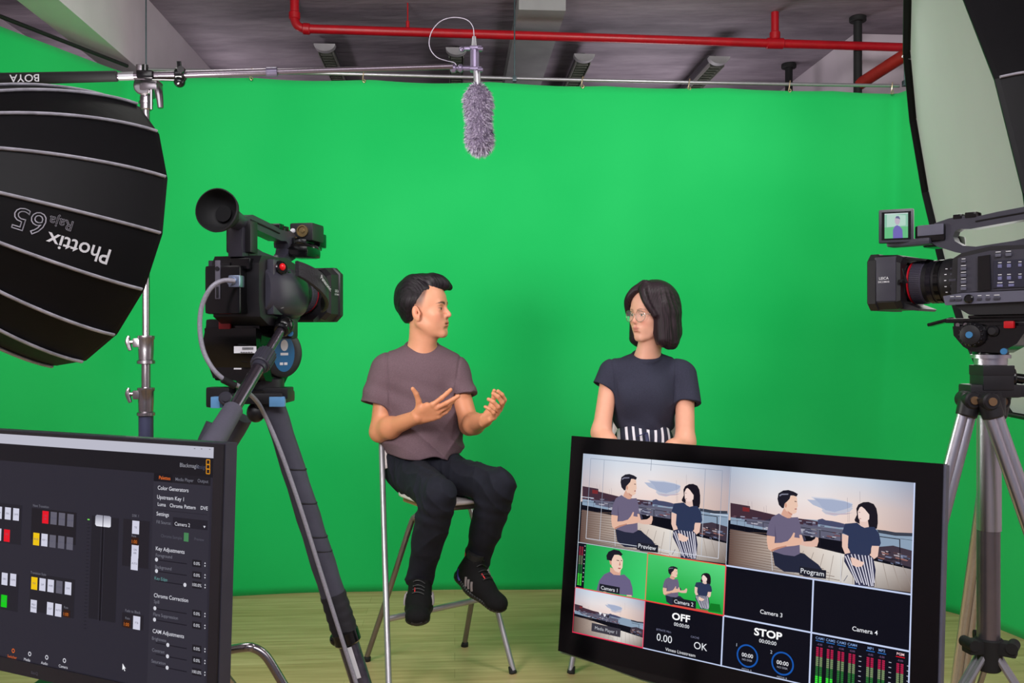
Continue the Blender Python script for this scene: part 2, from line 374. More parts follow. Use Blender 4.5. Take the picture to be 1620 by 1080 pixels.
# ---------------------------------------------------------------- pipes, lights, posts at the ceiling
t = thing('sprinkler_pipe', 'bright red sprinkler pipe running across under the dark ceiling', 'pipe', P(930, 60, 5.2))
def pipe_pt(px): 
    Y = 5.04+(px-470)/960*.24; py = 45+(px-470)*30/960; return P(px, py, Y)
b = MB(); p0 = pipe_pt(478); b.tube([pipe_pt(484), pipe_pt(700), pipe_pt(1000), pipe_pt(1440), pipe_pt(1500)], .0245, 20)
obj('main_pipe', b, M_RED, t)
b = MB(); e = pipe_pt(466); up = Vector((e.x, e.y, 3.2))
b.tube([up, e+Vector((0, 0, .10)), e+Vector((0, 0, .05)), e+Vector((.02, 0, .012)), e+Vector((.06, .004, -.002))], .0245, 20, 6)
b.cyl(e+Vector((0, 0, .05)), e+Vector((0, 0, .09)), .031, bev=.004); b.cyl(e+Vector((.045, .003, 0)), e+Vector((.085, .006, -.002)), .031, bev=.004)
obj('elbow', b, M_RED, t)
b = MB(); e = pipe_pt(1226); b.cyl(e, (e.x, e.y, 3.2), .022); b.cyl(e+Vector((0, 0, .02)), e+Vector((0, 0, .065)), .030, bev=.004); b.cyl(e-RX*.05, e+RX*.05, .0305, bev=.004)
obj('riser', b, M_RED, t)
b = MB(); e = pipe_pt(645); b.cyl(e, e+Vector((0, 0, .06)), .010); b.cyl(e+Vector((0, 0, .06)), (e.x, e.y, 3.2), .004); obj('hanger', b, M_RED, t)
b = MB(); b.tube([P(1360, 133, 5.3), P(1440, 82, 5.0), P(1480, 60, 4.95)], .035, 20); o = obj('diagonal_pipe', b, mat('dull_red_pipe', (150, 34, 26), .45, var=.15), None)
tag(center_origin(o, P(1400, 108, 5.1)), 'thick dull red pipe slanting up beside the right softbox rim', 'pipe')
for px, pt, Y, r, lb in ((1357, None, 5.3, .024, 'tall black ceiling post crossing behind the red pipe on the right'), (1248, 88, 6.2, .025, 'short black post with round flange under the ceiling')):
    a = P(px, 200, Y); b = MB(); b.cyl((a.x, a.y, 2.3), (a.x, a.y, 3.2), r); b.cyl((a.x, a.y, 3.17), (a.x, a.y, 3.2), r*2.0, bev=.004)
    tag(center_origin(obj('ceiling_post', b, M_RUB), (a.x, a.y, 3.2)), lb, 'post')
lm = mat('dull_reflector', (160, 160, 150), .3, .4)
for i, (px, py, lb) in enumerate(((513, 74, 'leftmost of the four unlit tube fittings, behind the boom pole'), (722, 80, 'unlit tube fitting directly behind the microphone clamp'), (925, 90, 'unlit tube fitting between the grey beam and the vertical red riser'), (1139, 94, 'rightmost of the four unlit tube fittings, left of the red riser'))):
    Y = 5.65; c = P(px, py, Y); t = thing('ceiling_light', lb, 'ceiling light', c, group='unlit tube fittings on the ceiling')
    far = c+RY*1.25; pr = []
    b = MB()
    half = [(math.cos(a)*.066, -math.sin(a)*.046) for a in np.linspace(0, PI, 14)]
    b.loft([[Vector((c+RX*x+RY*yy))+Vector((0, 0, .02+z)) for x, z in half] for yy in (0, .05)]); obj('end_cap', b, mat('light_end_cap', (176, 170, 176), .5), t)
    b = MB(); b.box((c+far)/2+RY*.06+Vector((0, 0, .012)), (.10, 1.25, .022), RM, bev=.002)
    b.box((c+far)/2+Vector((0, 0, .05)), (.05, .9, .06), RM, bev=0); obj('housing', b, mat('light_housing', (70, 66, 72), .5), t)
    b = MB()
    for k in range(22):
        b.box(c+RY*(.10+k*.053)+Vector((0, 0, -.008)), (.07, .003, .03), RM, bev=0)
    for s in (-1, 1): b.box((c+far)/2+RY*.04+RX*.045*s+Vector((0, 0, -.008)), (.004, 1.2, .034), RM, bev=0)
    obj('louvre', b, lm, t)
# pale boxes on the far side of the room
for px0, px1, py0, py1, Y, lb, m in ((568, 622, 92, 106, 6.7, 'dark metal duct box at the far ceiling, left of the microphone', (70, 60, 66)), (720, 795, 98, 130, 6.6, 'pale panel box behind the microphone clamp, under the ceiling', (196, 180, 178)), (630, 700, 96, 112, 6.8, 'dark long duct box under the ceiling between boom pole and ceiling light', (40, 36, 42))):
    a = P(px0, py0, Y); c = P(px1, py1+10, Y); b = MB(); b.box(((a.x+c.x)/2, Y+.2, (a.z+c.z)/2), (c.x-a.x, .4, a.z-c.z), RM, bev=.01)
    b.cyl(((a.x+c.x)/2, Y+.2, a.z-.01), ((a.x+c.x)/2, Y+.2, 3.2), .01)
    tag(center_origin(obj('duct_box', b, mat('box_'+str(px0), m, .6)), ((a.x+c.x)/2, Y+.2, 3.2)), lb, 'box')
# ---------------------------------------------------------------- flat picture surfaces for screens
class Canvas:
    """flat coloured polygons on a lit screen; (u,v): u along ux, v along uy, tiny layer steps along n"""
    def __init__(s, o, ux, uy, n, mapf=None): s.o, s.ux, s.uy, s.n, s.m = Vector(o), Vector(ux), Vector(uy), Vector(n), mapf; s.V = []; s.F = []; s.K = []; s.z = 0
    def poly(s, pts, col, cols=None, mp=None):
        if mp: pts = [mp(*p) for p in pts]
        s.z += 1.0; i0 = len(s.V)
        for i, p in enumerate(pts): s.V.append((p[0], p[1], s.z)); s.K.append(lin(cols[i] if cols else col))
        s.F.append(list(range(i0, len(s.V))))
    def rect(s, x0, y0, x1, y1, col, cols=None, mp=None): s.poly([(x0, y0), (x1, y0), (x1, y1), (x0, y1)], col, cols, mp)
    def line(s, a, b, w_, col, mp=None):
        if mp: a, b = mp(*a), mp(*b)
        d = Vector((b[0]-a[0], b[1]-a[1])); nn = Vector((-d.y, d.x)).normalized()*w_/2
        s.poly([(a[0]+nn.x, a[1]+nn.y), (b[0]+nn.x, b[1]+nn.y), (b[0]-nn.x, b[1]-nn.y), (a[0]-nn.x, a[1]-nn.y)], col)
    def frame(s, x0, y0, x1, y1, w_, col):
        for a, b in (((x0, y0), (x1, y0)), ((x1, y0), (x1, y1)), ((x1, y1), (x0, y1)), ((x0, y1), (x0, y0))): s.line(a, b, w_, col)
    def ring(s, cx, cy, r, w_, col, n=40):
        s.z += 1; 
        for k in range(n):
            i0 = len(s.V)
            for a, q in ((k, r), (k+1, r), (k+1, r-w_), (k, r-w_)):
                s.V.append((cx+q*math.cos(2*PI*a/n), cy+q*math.sin(2*PI*a/n), s.z)); s.K.append(lin(col))
            s.F.append([i0, i0+1, i0+2, i0+3])
    def text(s, body, x, y, size, col, align='CENTER', bold=0, ax=1.0):
        vs, fs, _ = text2d(body, size, align, bold); s.z += 1; i0 = len(s.V)
        for a, b in vs: s.V.append((x+a*ax, y-b, s.z)); s.K.append(lin(col))
        for f in fs: s.F.append([i0+i for i in f])
    def build(s, name, parent, estr=1.0, local=False, step=.000006, label=None):
        me = bpy.data.meshes.new(name); vs = [s.o+s.ux*x+s.uy*y+s.n*(z*step) for x, y, z in s.V]
        if not local:
            root = parent
            while root.parent: root = root.parent
            vs = [INV[root] @ v for v in vs]
        me.from_pydata([tuple(v) for v in vs], [], s.F); a = me.color_attributes.new('Col', 'FLOAT_COLOR', 'POINT')
        a.data.foreach_set('color', [c for k in s.K for c in (*k, 1)])
        me.materials.append(attr_mat('lit_screen_%.2f' % estr, .18, emission=True, estr=estr)); o = bpy.data.objects.new(name, me); C.objects.link(o); o.parent = parent
        if label: o['label'] = label
        return o
HINV = [[0.04046675392181596, 0.0020644914764647057, -4.970883028215063], [-0.002820621642086794, 0.033952082153421805, -5.7385825362099565], [0.0005314037746976841, 1.958114261073045e-05, 1.0]]
# ---------------------------------------------------------------- softboxes
def softbox(name, c, n, R, depth, nseg, phase, label, side, mfab, mpipe, lip, pipe_r, fpow=.55, apex=.11, recess=.03, text=None, mdiff=None, squash=1.0, pwr=.62):
    n = n.normalized(); u = n.cross(Vector((0, 0, 1))).normalized(); v = u.cross(n)
    t = thing(name, label, 'softbox', c)
    def rad(s):  # s 0 at the rim, 1 at the speed ring
        return apex+(R-apex)*(1-s**1.55)**.74 if s < 1 else apex
    def rib(k, s, out=0):
        a = phase-k*2*PI/nseg; r = rad(s)+out
        return c-n*(depth*s)+(u*math.cos(a)+v*math.sin(a))*r
    S = [i/18 for i in range(19)]; S = [s**1.0 for s in S]
    b = MB(); b.loft([[rib(k, s) for k in range(nseg)] for s in S], cap=False)
    b.loft([[c-n*0+(u*math.cos(phase-k*2*PI/nseg)+v*math.sin(phase-k*2*PI/nseg))*(R-.004) for k in range(nseg)],
            [c-n*(depth*.9)*1+(u*math.cos(phase-k*2*PI/nseg)+v*math.sin(phase-k*2*PI/nseg))*(apex-.02) for k in range(nseg)]][:1]+
           [[rib(k, .02, -.004) for k in range(nseg)]], cap=False)
    if lip: b.loft([[c+n*lip*q+(u*math.cos(phase-k*2*PI/nseg)+v*math.sin(phase-k*2*PI/nseg))*(R-.001*q) for k in range(nseg)] for q in (0, 1)]
                   + [[c+n*lip*q+(u*math.cos(phase-k*2*PI/nseg)+v*math.sin(phase-k*2*PI/nseg))*(R-.008) for k in range(nseg)] for q in (1, -.4)], cap=False)
    obj('fabric_shell', b, mfab, t, smooth=14)
    for k in range(nseg):
        b = MB(); b.tube([rib(k, s, .003) for s in S], pipe_r, 8, 1, flat=.5); obj('rib_piping', b, mpipe, t)
    b = MB(); b.loft([[c-n*recess+(u*math.cos(phase-k*2*PI/nseg)+v*math.sin(phase-k*2*PI/nseg))*(R-.008)*q for k in range(nseg)] for q in (1, .66, .33, .01)], cap=False); b.bm.faces.new([v for v in b.bm.verts][-nseg:])
    obj('front_diffuser', b, mdiff, t, smooth=20)
    b = MB(); b.lathe([(apex+.02, 0), (apex+.02, .03), (.05, .035), (.055, .2), (.05, .24)], c-n*depth, -n, 24); obj('speed_ring', b, M_BLACKG, t)
    if text:
        mt, mo, items = text
        def surf(a_idx, across, s, lift):  # a_idx: panel between rib a_idx and a_idx+1
            p0 = rib(a_idx, s); p1 = rib(a_idx+1, s); ctr = c-n*(depth*s)
            p = p0.lerp(p1, across); return p+(p-ctr).normalized()*lift
        for body, panel, s0, a0, size, bold, lift, mm in items:
            vs, fs, w_ = text2d(body, 1, 'LEFT', max(0, bold), outline=.016 if bold < 0 else 0)
            b = MB(); L = sum((rib(panel, (i+1)/40)-rib(panel, i/40)).length for i in range(40))
            W = (rib(panel, s0)-rib(panel+1, s0)).length
            b.poly2([surf(panel, a0+(y*size)/W, s0+x*size/L, lift) for x, y in vs], fs)
            obj('lettering', b, mm, t, smooth=0, label='pale printed lettering')
    # pole and base
    return t, rib
fab = mat('black_nylon', (9, 8, 12), .55, var=.2, scale=6, bump=.25, bscale=40, spec=.22)
pip = mat('grey_rib_piping', (176, 174, 186), .45, var=.25, scale=40)
dif = mat('white_diffusion_cloth', (200, 202, 203), .8, var=.02, scale=4, bump=.2, bscale=12)
# panel just below rim vertex 2 (k=2..3)
tL, ribL = softbox('softbox', SBL_C, SBL_N, .325, .44, 16, 1.088, 'large round black softbox with pale rib piping seen from behind at left edge', 'left', fab, pip, .010, .0075,
    text=(M_WPRINT, M_DARK, [('Phottix', 3, .19, .50, .046, .012, .0025, M_WPRINT), ('Raja', 3, .375, .20, .029, -.010, .0025, pip), ('65', 3, .475, .20, .066, -.012, .0025, pip)]), mdiff=dif, recess=.02)
# its own stand, outside the frame on the left
b = MB(); a = SBL_C-SBL_N*.60; b.cyl((a.x, a.y, 0.05), (a.x, a.y, a.z), .016); b.box((a.x, a.y, a.z), (.07, .07, .10)); obj('stand_pole', b, M_STEEL, tL)
for k in range(3):
    b = MB(); an = k*2.094+.4; b.tube([(a.x, a.y, .5), (a.x+.45*math.cos(an), a.y+.45*math.sin(an), .012)], .011, 10, 1); obj('stand_leg', b, M_STEEL, tL)
tR, ribR = softbox('softbox', SBR_C, SBR_N, .642, .56, 16, .16, 'huge softbox with pale cloth front and black rim behind the right video camera', 'right', fab, pip, .010, .006, mdiff=dif, recess=.012)
b = MB(); a = SBR_C-SBR_N*.66; b.cyl((a.x, a.y, .05), (a.x, a.y, a.z), .016); b.box((a.x, a.y, a.z), (.07, .07, .10)); obj('stand_pole', b, M_STEEL, tR)
for k in range(3):
    b = MB(); an = k*2.094+.1; b.tube([(a.x, a.y, .5), (a.x+.4*math.cos(an), a.y+.4*math.sin(an), .012)], .011, 10, 1); obj('stand_leg', b, M_STEEL, tR)
rim_ = [SBR_C+SBR_N*.010+(lambda n_, a: (n_.cross(Vector((0, 0, 1))).normalized()*math.cos(a)+n_.cross(Vector((0, 0, 1))).normalized().cross(n_)*math.sin(a))*.640)(SBR_N, a) for a in np.linspace(0, 2*PI, 720)]
rp = min(rim_, key=lambda p: (810+FPX*p.x/p.y-1436)**2+(540-FPX*(p.z-CAMZ)/p.y-92)**2)
b = MB(); b.box(rp+Vector((.012, -.004, .0)), (.034, .004, .007), Matrix.Rotation(.25, 3, 'Y'), bev=.001); obj('rim_tag', b, M_WPRINT, tR, label='small white loop tag')
# ---------------------------------------------------------------- light stand
YS = 2.62
def S_(px, py): return P(px, py, YS)
t = thing('light_stand', 'tall silver light stand beside the black softbox, carrying the boom pole', 'light stand', (P(232, 540, YS).x, YS, 0))
X0 = P(231, 540, YS).x
b = MB(); b.cyl((X0, YS, P(0, 620, YS).z), (X0, YS, P(0, 165, YS).z), .0102, seg=20, bev=.001); obj('upper_tube', b, M_CHROME, t)
b = MB(); b.cyl((X0, YS, P(0, 700, YS).z), (X0, YS, P(0, 545, YS).z), .0125, seg=20); obj('middle_tube', b, M_CHROME, t)
b = MB(); b.cyl((X0, YS, .35), (X0, YS, P(0, 655, YS).z), .0205, seg=20); obj('lower_tube', b, mat('navy_tube', (30, 32, 52), .35), t)
for py0, py1 in ((530, 576), (612, 658)):
    z1 = P(0, py0, YS).z; z0 = P(0, py1, YS).z; h = z1-z0
    b = MB(); b.lathe([(.017, 0), (.025, .002), (.025, .010), (.020, .014), (.0215, h*.5), (.0215, h-.014), (.024, h-.010), (.024, h-.002), (.016, h)], (X0, YS, z0), (0, 0, 1), 28)
    b.box((X0-.022, YS-.006, z1-.022), (.022, .02, .026), bev=.004)
    c_ = obj('clamp_collar', b, M_CHROME, t)
    b = MB(); b.cyl((X0-.03, YS-.006, z1-.02), (X0-.052, YS-.01, z1-.02), .006); b.tube([(X0-.046, YS-.01, z1-.002), (X0-.048, YS-.01, z1-.02), (X0-.040, YS-.012, z1-.044)], [.004, .008, .005], 10, 4); obj('wing_knob', b, M_CHROME, c_)
for k in range(3):
    an = k*2.094+1.1; b = MB(); b.box((X0+.02*math.cos(an), YS+.02*math.sin(an), .62), (.03, .03, .04)); b.tube([(X0+.02*math.cos(an), YS+.02*math.sin(an), .62), (X0+.5*math.cos(an), YS+.5*math.sin(an), .012)], .011, 10, 1)
    b.tube([(X0, YS, .36), (X0+.26*math.cos(an), YS+.26*math.sin(an), .31)], .006, 8, 1); obj('leg', b, M_CHROME, t)
# grip head at the top
gh = MB(); z = P(0, 158, YS).z
gh.cyl((X0, YS, z-.03), (X0, YS, z+.012), .017, bev=.003); gh.lathe([(.020, 0), (.020, .006)], (X0, YS, z-.012), (0, 0, 1))
gh.cyl((X0+.002, YS-.03, z+.035), (X0+.002, YS+.03, z+.035), .028, bev=.004); gh.box((X0-.012, YS, z+.06), (.018, .045, .075), bev=.005)
gh.tube([(X0+.03, YS-.02, z+.045), (X0+.046, YS-.024, z+.015), (X0+.052, YS-.026, z-.03)], [.007, .011, .008], 10, 4)
gh.cyl((X0+.026, YS-.028, z+.03), (X0+.026, YS-.028, z-.035), .0045)
gh.box((X0+.02, YS-.012, z+.035), (.05, .05, .03), bev=.006); obj('grip_head', gh, M_CHROME, t)
# ---------------------------------------------------------------- boom pole with furry microphone
YM = 2.72
def bo(px, py): return P(px, py, 2.50+(px-0)/750*.22)
t = thing('boom_pole', 'long black and grey boom pole reaching in from the top left', 'boom pole', bo(400, 117))
b = MB(); b.cyl(bo(-120, 128), bo(186, 120.5), .0178, .0150, bev=.002); o = obj('foam_grip', b, M_RUB, t)
b = MB(); L0 = bo(70, 128.5); dirv = (bo(186, 121)-bo(0, 125)).normalized()
text_on(b, 'BOYA', .029, bo(44, 121)+Vector((0, -.0182, 0)), -dirv, Vector((.02, 0, -1)), 'CENTER', .01, .0004)
obj('lettering', b, M_WPRINT, o, smooth=0)
for a0, a1, r in ((180, 430, .0105), (425, 716, .0082)):
    b = MB(); b.cyl(bo(a0, 121.0-(a0-186)*.0300), bo(a1, 121.0-(a1-186)*.0300), r); obj('tube_section', b, mat('carbon_grey_tube', (112, 102, 112), .26, .75), t)
b = MB(); b.cyl(bo(421, 114), bo(439, 113.5), .0135, bev=.002); obj('lock_collar', b, mat('violet_grey_lock', (92, 84, 104), .35, .5), t)
b = MB(); b.cyl(bo(188, 121), bo(212, 120.3), .0118); obj('lock_collar', b, M_STEEL, t)
# cradle where the pole rests on the stand, with black clamp
b = MB(); q = bo(232, 119.5); b.box(q+Vector((0, 0, 0)), (.045, .04, .022), bev=.006); b.cyl(q+Vector((-.004, 0, .012)), q+Vector((-.004, 0, .03)), .008)
q2 = bo(285, 118); b.cyl(q2-Vector((.012, 0, 0)), q2+Vector((.014, 0, 0)), .020, bev=.004); b.cyl(q2, q2+Vector((0, -.01, .035)), .006); b.ball(q2+Vector((0, -.005, -.022)), .016)
b.tube([q+Vector((.02, -.01, -.014)), (q+q2)/2+Vector((0, -.012, -.016)), q2+Vector((-.004, -.01, -.018))], .004, 8); b.cyl(q2+Vector((.012, -.022, .006)), q2+Vector((.012, -.03, .006)), .010)
obj('pole_clamp', b, M_BLACKG, t)
mm = mat('violet_grey_metal', (128, 116, 142), .32, .6)
t = thing('shotgun_microphone', 'grey furry shotgun microphone hanging upright from the boom pole end', 'microphone', P(752, 130, YM))
def m_(px, py, dy=0): return P(px, py, YM+dy)
b = MB(); b.cyl(m_(751, 74), m_(751, 113), .0135, bev=.002)
for py in (77, 110): b.box(m_(753, py), (.036, .034, .010), bev=.004); b.cyl(m_(756, py, -.02), m_(764, py, -.02), .006)
b.cyl(m_(712, 108), m_(744, 108), .0075); b.cyl(m_(713, 108), m_(722, 108), .013, bev=.003); b.cyl(m_(725, 108), m_(732, 108), .012, bev=.003)
b.box(m_(741, 77), (.03, .012, .010), bev=.003); b.ball(m_(731, 78), .009); obj('shock_mount', b, mm, t)
b = MB(); b.cyl(m_(754, 108), m_(756, 150), .0105); b.cyl(m_(750, 74), m_(750, 58), .0085, .0055); obj('microphone_body', b, M_STEEL, t)
b = MB(); b.tube([m_(750, 58), m_(748, 42), m_(738, 31), m_(718, 27.5), m_(698, 33), m_(684, 48), m_(679, 66), m_(682, 80), m_(692, 91), m_(706, 96), m_(718, 99, -.01), m_(722, 103, -.014)], .0013, 8, 6); obj('cable', b, mat('pale_lilac_cable', (186, 178, 196), .5), t)
# furry windshield: core and tufts
def fur_pt(u, a, out):
    zc0 = P(0, 134, YM).z; zc1 = P(0, 243, YM).z; L = zc0-zc1
    r = .040*(1-abs(2*u-1)**5)**.5 if 0 < u < 1 else 0
    r = r*(.94+.08*math.sin(u*9)); r += out
    cx = P(755.5+4*u, 0, YM).x
    return Vector((cx+r*math.cos(a), YM+r*math.sin(a), zc0-L*u))
b = MB(); b.loft([[fur_pt(.004+.992*i/24, 2*PI*k/20, 0) for k in range(20)] for i in range(25)]); 
fo = obj('fur_windshield', b, mat('fur_core', (120, 108, 130), .9), t)
fm = []
for nm, rgb in (('fur_pale', (208, 198, 216)), ('fur_mid', (164, 150, 178)), ('fur_dark', (84, 74, 96))): fm.append(mat(nm, rgb, .8))
b = MB(); rnd = random.Random(3)
for i in range(5200):
    u = rnd.random(); a = rnd.random()*2*PI; p = fur_pt(u, a, -.003)
    n_ = (fur_pt(u, a, .01)-fur_pt(u, a, 0)); n_ = n_.normalized() if n_.length > 0 else Vector((0, 0, -1 if u > .5 else 1))
    if u > .93: n_ = (n_+Vector((0, 0, -1.2))).normalized()
    if u < .06: n_ = (n_+Vector((0, 0, 1.0))).normalized()
    L = rnd.uniform(.009, .019)
    d = (n_+Vector((rnd.uniform(-.6, .6), rnd.uniform(-.6, .6), rnd.uniform(-1.1, .3)))).normalized()
    s = d.cross(Vector((rnd.uniform(-1, 1), rnd.uniform(-1, 1), rnd.uniform(-1, 1)))).normalized()*rnd.uniform(.0006, .0012)
    q = p+d*L*.6+Vector((0, 0, -.001)); e = p+d*L+Vector((0, 0, -.003))
    k = math.sin(u*40+a*3)+math.sin(a*7-u*13); b.mi = 2 if (k > 1.2 and rnd.random() < .7) or rnd.random() < .12 else (1 if rnd.random() < .4 else 0)
    vs = [b.bm.verts.new(x) for x in (p-s, p+s, q+s*.7, q-s*.7)]; f1 = b.bm.faces.new(vs); v5 = b.bm.verts.new(e); f2 = b.bm.faces.new((vs[3], vs[2], v5)); b._tag([f1, f2])
obj('fur_pile', b, fm, fo, smooth=0)['kind'] = 'stuff'

# ---------------------------------------------------------------- camcorder (x forward, y left, z up from the tripod plate)
TXT = M_WPRINT
def camcorder(label, loc, yaw, lcd_open):
    f = Vector((math.sin(yaw), math.cos(yaw), 0)); l = Vector((-math.cos(yaw), math.sin(yaw), 0))
    M = Matrix.Translation(loc) @ Matrix((f, l, Vector((0, 0, 1)))).transposed().to_4x4()
    t = thing('video_camera', label, 'video camera', M=M)
    kw = dict(local=True)
    X, Y, Z = Vector((1, 0, 0)), Vector((0, 1, 0)), Vector((0, 0, 1))
    # body
    b = MB(); b.prism([(-.125, .022), (-.13, .05), (-.13, .120), (-.12, .134), (-.02, .138), (.035, .128), (.052, .118), (.055, .05), (.045, .022), (.02, .006), (-.09, .006)], (0, 0, 0), X, Z, .094, .006)
    obj('body', b, M_BLACK, t, **kw)
    # right side grip bulge (y negative)
    b = MB()
    rings = []
    for i in range(15):
        s = i/14; x = -.105+.165*s; k = math.sin(PI*min(1, max(0, s*.94+.03)))**.45
        hy = .046+.034*k; zc = .072-.004*s; hz = .052*(.70+.30*k)
        rings.append([Vector((x, -(.02+(hy-.02)*max(0, math.cos(a))**.7 if math.cos(a) > 0 else .02), zc+hz*(abs(math.sin(a))**.75)*(1 if math.sin(a) > 0 else -1))) for a in np.linspace(-PI/2, PI*1.5, 28, endpoint=False)])
    b.loft(rings); g = obj('grip_housing', b, M_DARK, t, smooth=50, **kw)
    b = MB(); b.box((-.075, -.050, .078), (.045, .02, .105), bev=.008); b.box((-.046, -.060, .088), (.007, .016, .050), bev=.002); obj('side_door', b, M_DARK, t, **kw)
    b = MB(); b.box((-.0475, -.0665, .088), (.012, .004, .042), bev=.001); obj('door_slot', b, M_BLACKG, t, **kw)
    # hand strap
    b = MB()
    def strap(s, w_):
        a = -.2+s*(PI+.1); return Vector((.060-.080*(1-s)*1.25+.02, 0, 0))
    pts = []
    for i in range(17):
        s = i/16; x = -.040+.120*s; yy = -.080-.030*math.sin(PI*s)**.8; z = .116-.066*s
        pts.append((x, yy, z))
    rings = []
    for i, (x, yy, z) in enumerate(pts):
        hw = .015+.006*math.sin(PI*i/16); rings.append([Vector((x+.3*hw*q*.0, yy+dy, z+hw*q)) for q, dy in ((-1, 0), (-.9, -.004), (.9, -.004), (1, 0), (.9, .004), (-.9, .004))])
    b.loft(rings); sp = obj('hand_strap', b, mat('strap_leather', (34, 33, 38), .5, bump=.4, bscale=300), t, smooth=40, **kw)
    b = MB(); text_on(b, 'Panasonic', .0125, (.012, -.1155, .087), (.86, -.06, -.48), (.48, 0, .86), 'CENTER', .01, .0008); obj('lettering', b, TXT, sp, smooth=0, **kw)
    # record button on right rear
    b = MB(); b.cyl((-.072, -.056, .112), (-.078, -.068, .116), .0135, bev=.002); rb = obj('record_dial', b, M_BLACKG, t, **kw)
    b = MB(); b.ball((-.079, -.0685, .116), (.006, .006, .007)); obj('record_button', b, mat('red_button', (230, 20, 30), .3, emit=(230, 10, 20), estr=.15), rb, label='glossy red record button', **kw)
    b = MB(); b.lathe([(.008, 0), (.012, .001), (.012, .003), (.009, .004)], (-.075, -.062, .050), (-.5, -1, 0), 20); obj('socket_ring', b, M_STEEL, t, **kw)
    # rear panel: battery block, ports
    b = MB(); b.box((-.138, .012, .070), (.036, .070, .088), bev=.006); b.box((-.130, -.014, .118), (.02, .04, .02)); obj('battery', b, M_BLACKG, t, **kw)
    b = MB(); b.box((-.1565, .020, .088), (.003, .010, .070), bev=.001); pl = obj('port_cover', b, mat('port_metal', (120, 118, 130), .35, .6), t, **kw)
    b = MB(); b.cyl((-.155, .020, .108), (-.160, .020, .108), .004); obj('port', b, M_BLACK, pl, **kw); b = MB(); b.box((-.159, .020, .065), (.002, .004, .02), bev=0); obj('port', b, M_BLACK, pl, **kw)
    # left side (operator side) control panels
    yL = .047
    b = MB(); b.prism([(.040, .050), (.038, .118), (-.02, .128), (-.125, .126), (-.125, .052)], (0, yL+.004, 0), X, Z, .012, .002); sp = obj('control_panel', b, M_DARK, t, **kw)
    b = MB(); b.prism([(.062, .026), (.066, .044), (.03, .049), (-.125, .050), (-.125, .030)], (0, yL+.003, 0), X, Z, .016, .003); lp = obj('lower_panel', b, M_GREY, t, **kw)
    b = MB(); b.prism([(-.001, .052), (-.001, .118), (-.022, .120), (-.024, .053)], (0, yL+.012, 0), X, Z, .008, .002); obj('slot_cover', b, M_BLACKG, sp, **kw)
    b = MB(); b.prism([(-.028, .056), (-.028, .108), (-.12, .108), (-.12, .056)], (0, yL+.0115, 0), X, Z, .004, .001); b2 = obj('key_panel', b, mat('dark_blue_panel', (34, 34, 52), .4), sp, **kw)
    for (x, z, wx, wz) in [(.026, .110, .008, .004), (.026, .096, .010, .006), (.026, .083, .010, .006), (.026, .070, .010, .006), (.026, .057, .010, .006),
                           (-.037, .118, .010, .006), (-.055, .118, .010, .006), (-.040, .097, .007, .007), (-.056, .097, .007, .007), (-.040, .074, .007, .007), (-.056, .074, .007, .007), (-.075, .097, .006, .006), (-.075, .074, .006, .006), (-.04, .060, .010, .005), (-.06, .060, .010, .005)]:
        b = MB(); b.box((x, yL+.0135, z), (wx, .004, wz), bev=.0012); obj('button', b, M_GREY if z < .06 or z > .105 or x > 0 else mat('violet_key', (110, 110, 150), .4), sp, **kw)
        bb = MB(); bb.box((x, yL+.0141, z+wz*.5+.0032), (wx*.9, .0004, .0013), bev=0); obj('printed_mark', bb, TXT, sp, smooth=0, **kw)
    for x, wx in ((.048, .009), (.036, .012), (-.003, .008), (-.018, .008), (-.034, .012)):
        b = MB(); b.box((x, yL+.012, .036), (wx, .003, .005), bev=.001); obj('button', b, M_DARK, lp, **kw)
        bb = MB(); bb.box((x, yL+.0125, .0425), (wx*.8, .001, .0013), bev=0); obj('printed_mark', bb, TXT, lp, smooth=0, **kw)
    b = MB(); b.lathe([(.003, 0), (.0085, .001), (.0085, .006), (.006, .008)], (.016, yL+.010, .037), (0, 1, 0), 20); obj('jog_dial', b, M_BLACKG, lp, **kw)
    # lens
    o = Vector((0, 0, .0765))
    def lp_(name, prof, m, par=t): bb = MB(); bb.lathe([(r, x) for x, r in prof], o, X, 56); return obj(name, bb, m, par, **kw)
    ln = lp_('lens_barrel', [(.03, .03), (.03, .0455), (.072, .0468), (.078, .046), (.080, .043), (.118, .0425), (.120, .0405), (.150, .0405), (.152, .036), (.2, .036), (.2, .02)], M_BLACK)
    lp_('iris_ring', [(.082, .042), (.083, .0447), (.092, .0447), (.093, .042)], M_BLACKG, ln)
    lp_('zoom_ring', [(.097, .042), (.098, .0445), (.108, .0445), (.109, .042)], mat('satin_black_metal', (40, 38, 46), .22, .6), ln)
    bb = MB(); bb.lathe([(r, x) for x, r in [(.117, .041), (.118, .0437), (.141, .0437), (.142, .041)]], o, X, 56)
    for k in range(72):
        a = 2*PI*k/72; c_ = o+Vector((.130, math.cos(a)*.044, math.sin(a)*.044)); bb.box(c_, (.021, .0016, .0018), Matrix.Rotation(a, 3, 'X'), bev=0)
    obj('focus_ring', bb, mat('ribbed_grey', (66, 62, 76), .45), ln, **kw)
    lp_('red_ring', [(.1425, .040), (.1427, .0442), (.1455, .0442), (.1457, .040)], mat('red_line', (200, 20, 40), .3), ln)
    for k in range(5):
        bb = MB(); a = .5-.26*k; bb.box(o+Vector((.052, math.cos(a)*.0468, math.sin(a)*.0468)), (.010 if k % 2 else .014, .002, .005), Matrix.Rotation(a, 3, 'X'), bev=.001); obj('lens_switch', bb, M_DARK, ln, **kw)
        bb = MB(); bb.box(o+Vector((.066, math.cos(a)*.0470, math.sin(a)*.0470)), (.004, .0008, .0016), Matrix.Rotation(a, 3, 'X'), bev=0); obj('printed_mark', bb, TXT, ln, smooth=0, **kw)
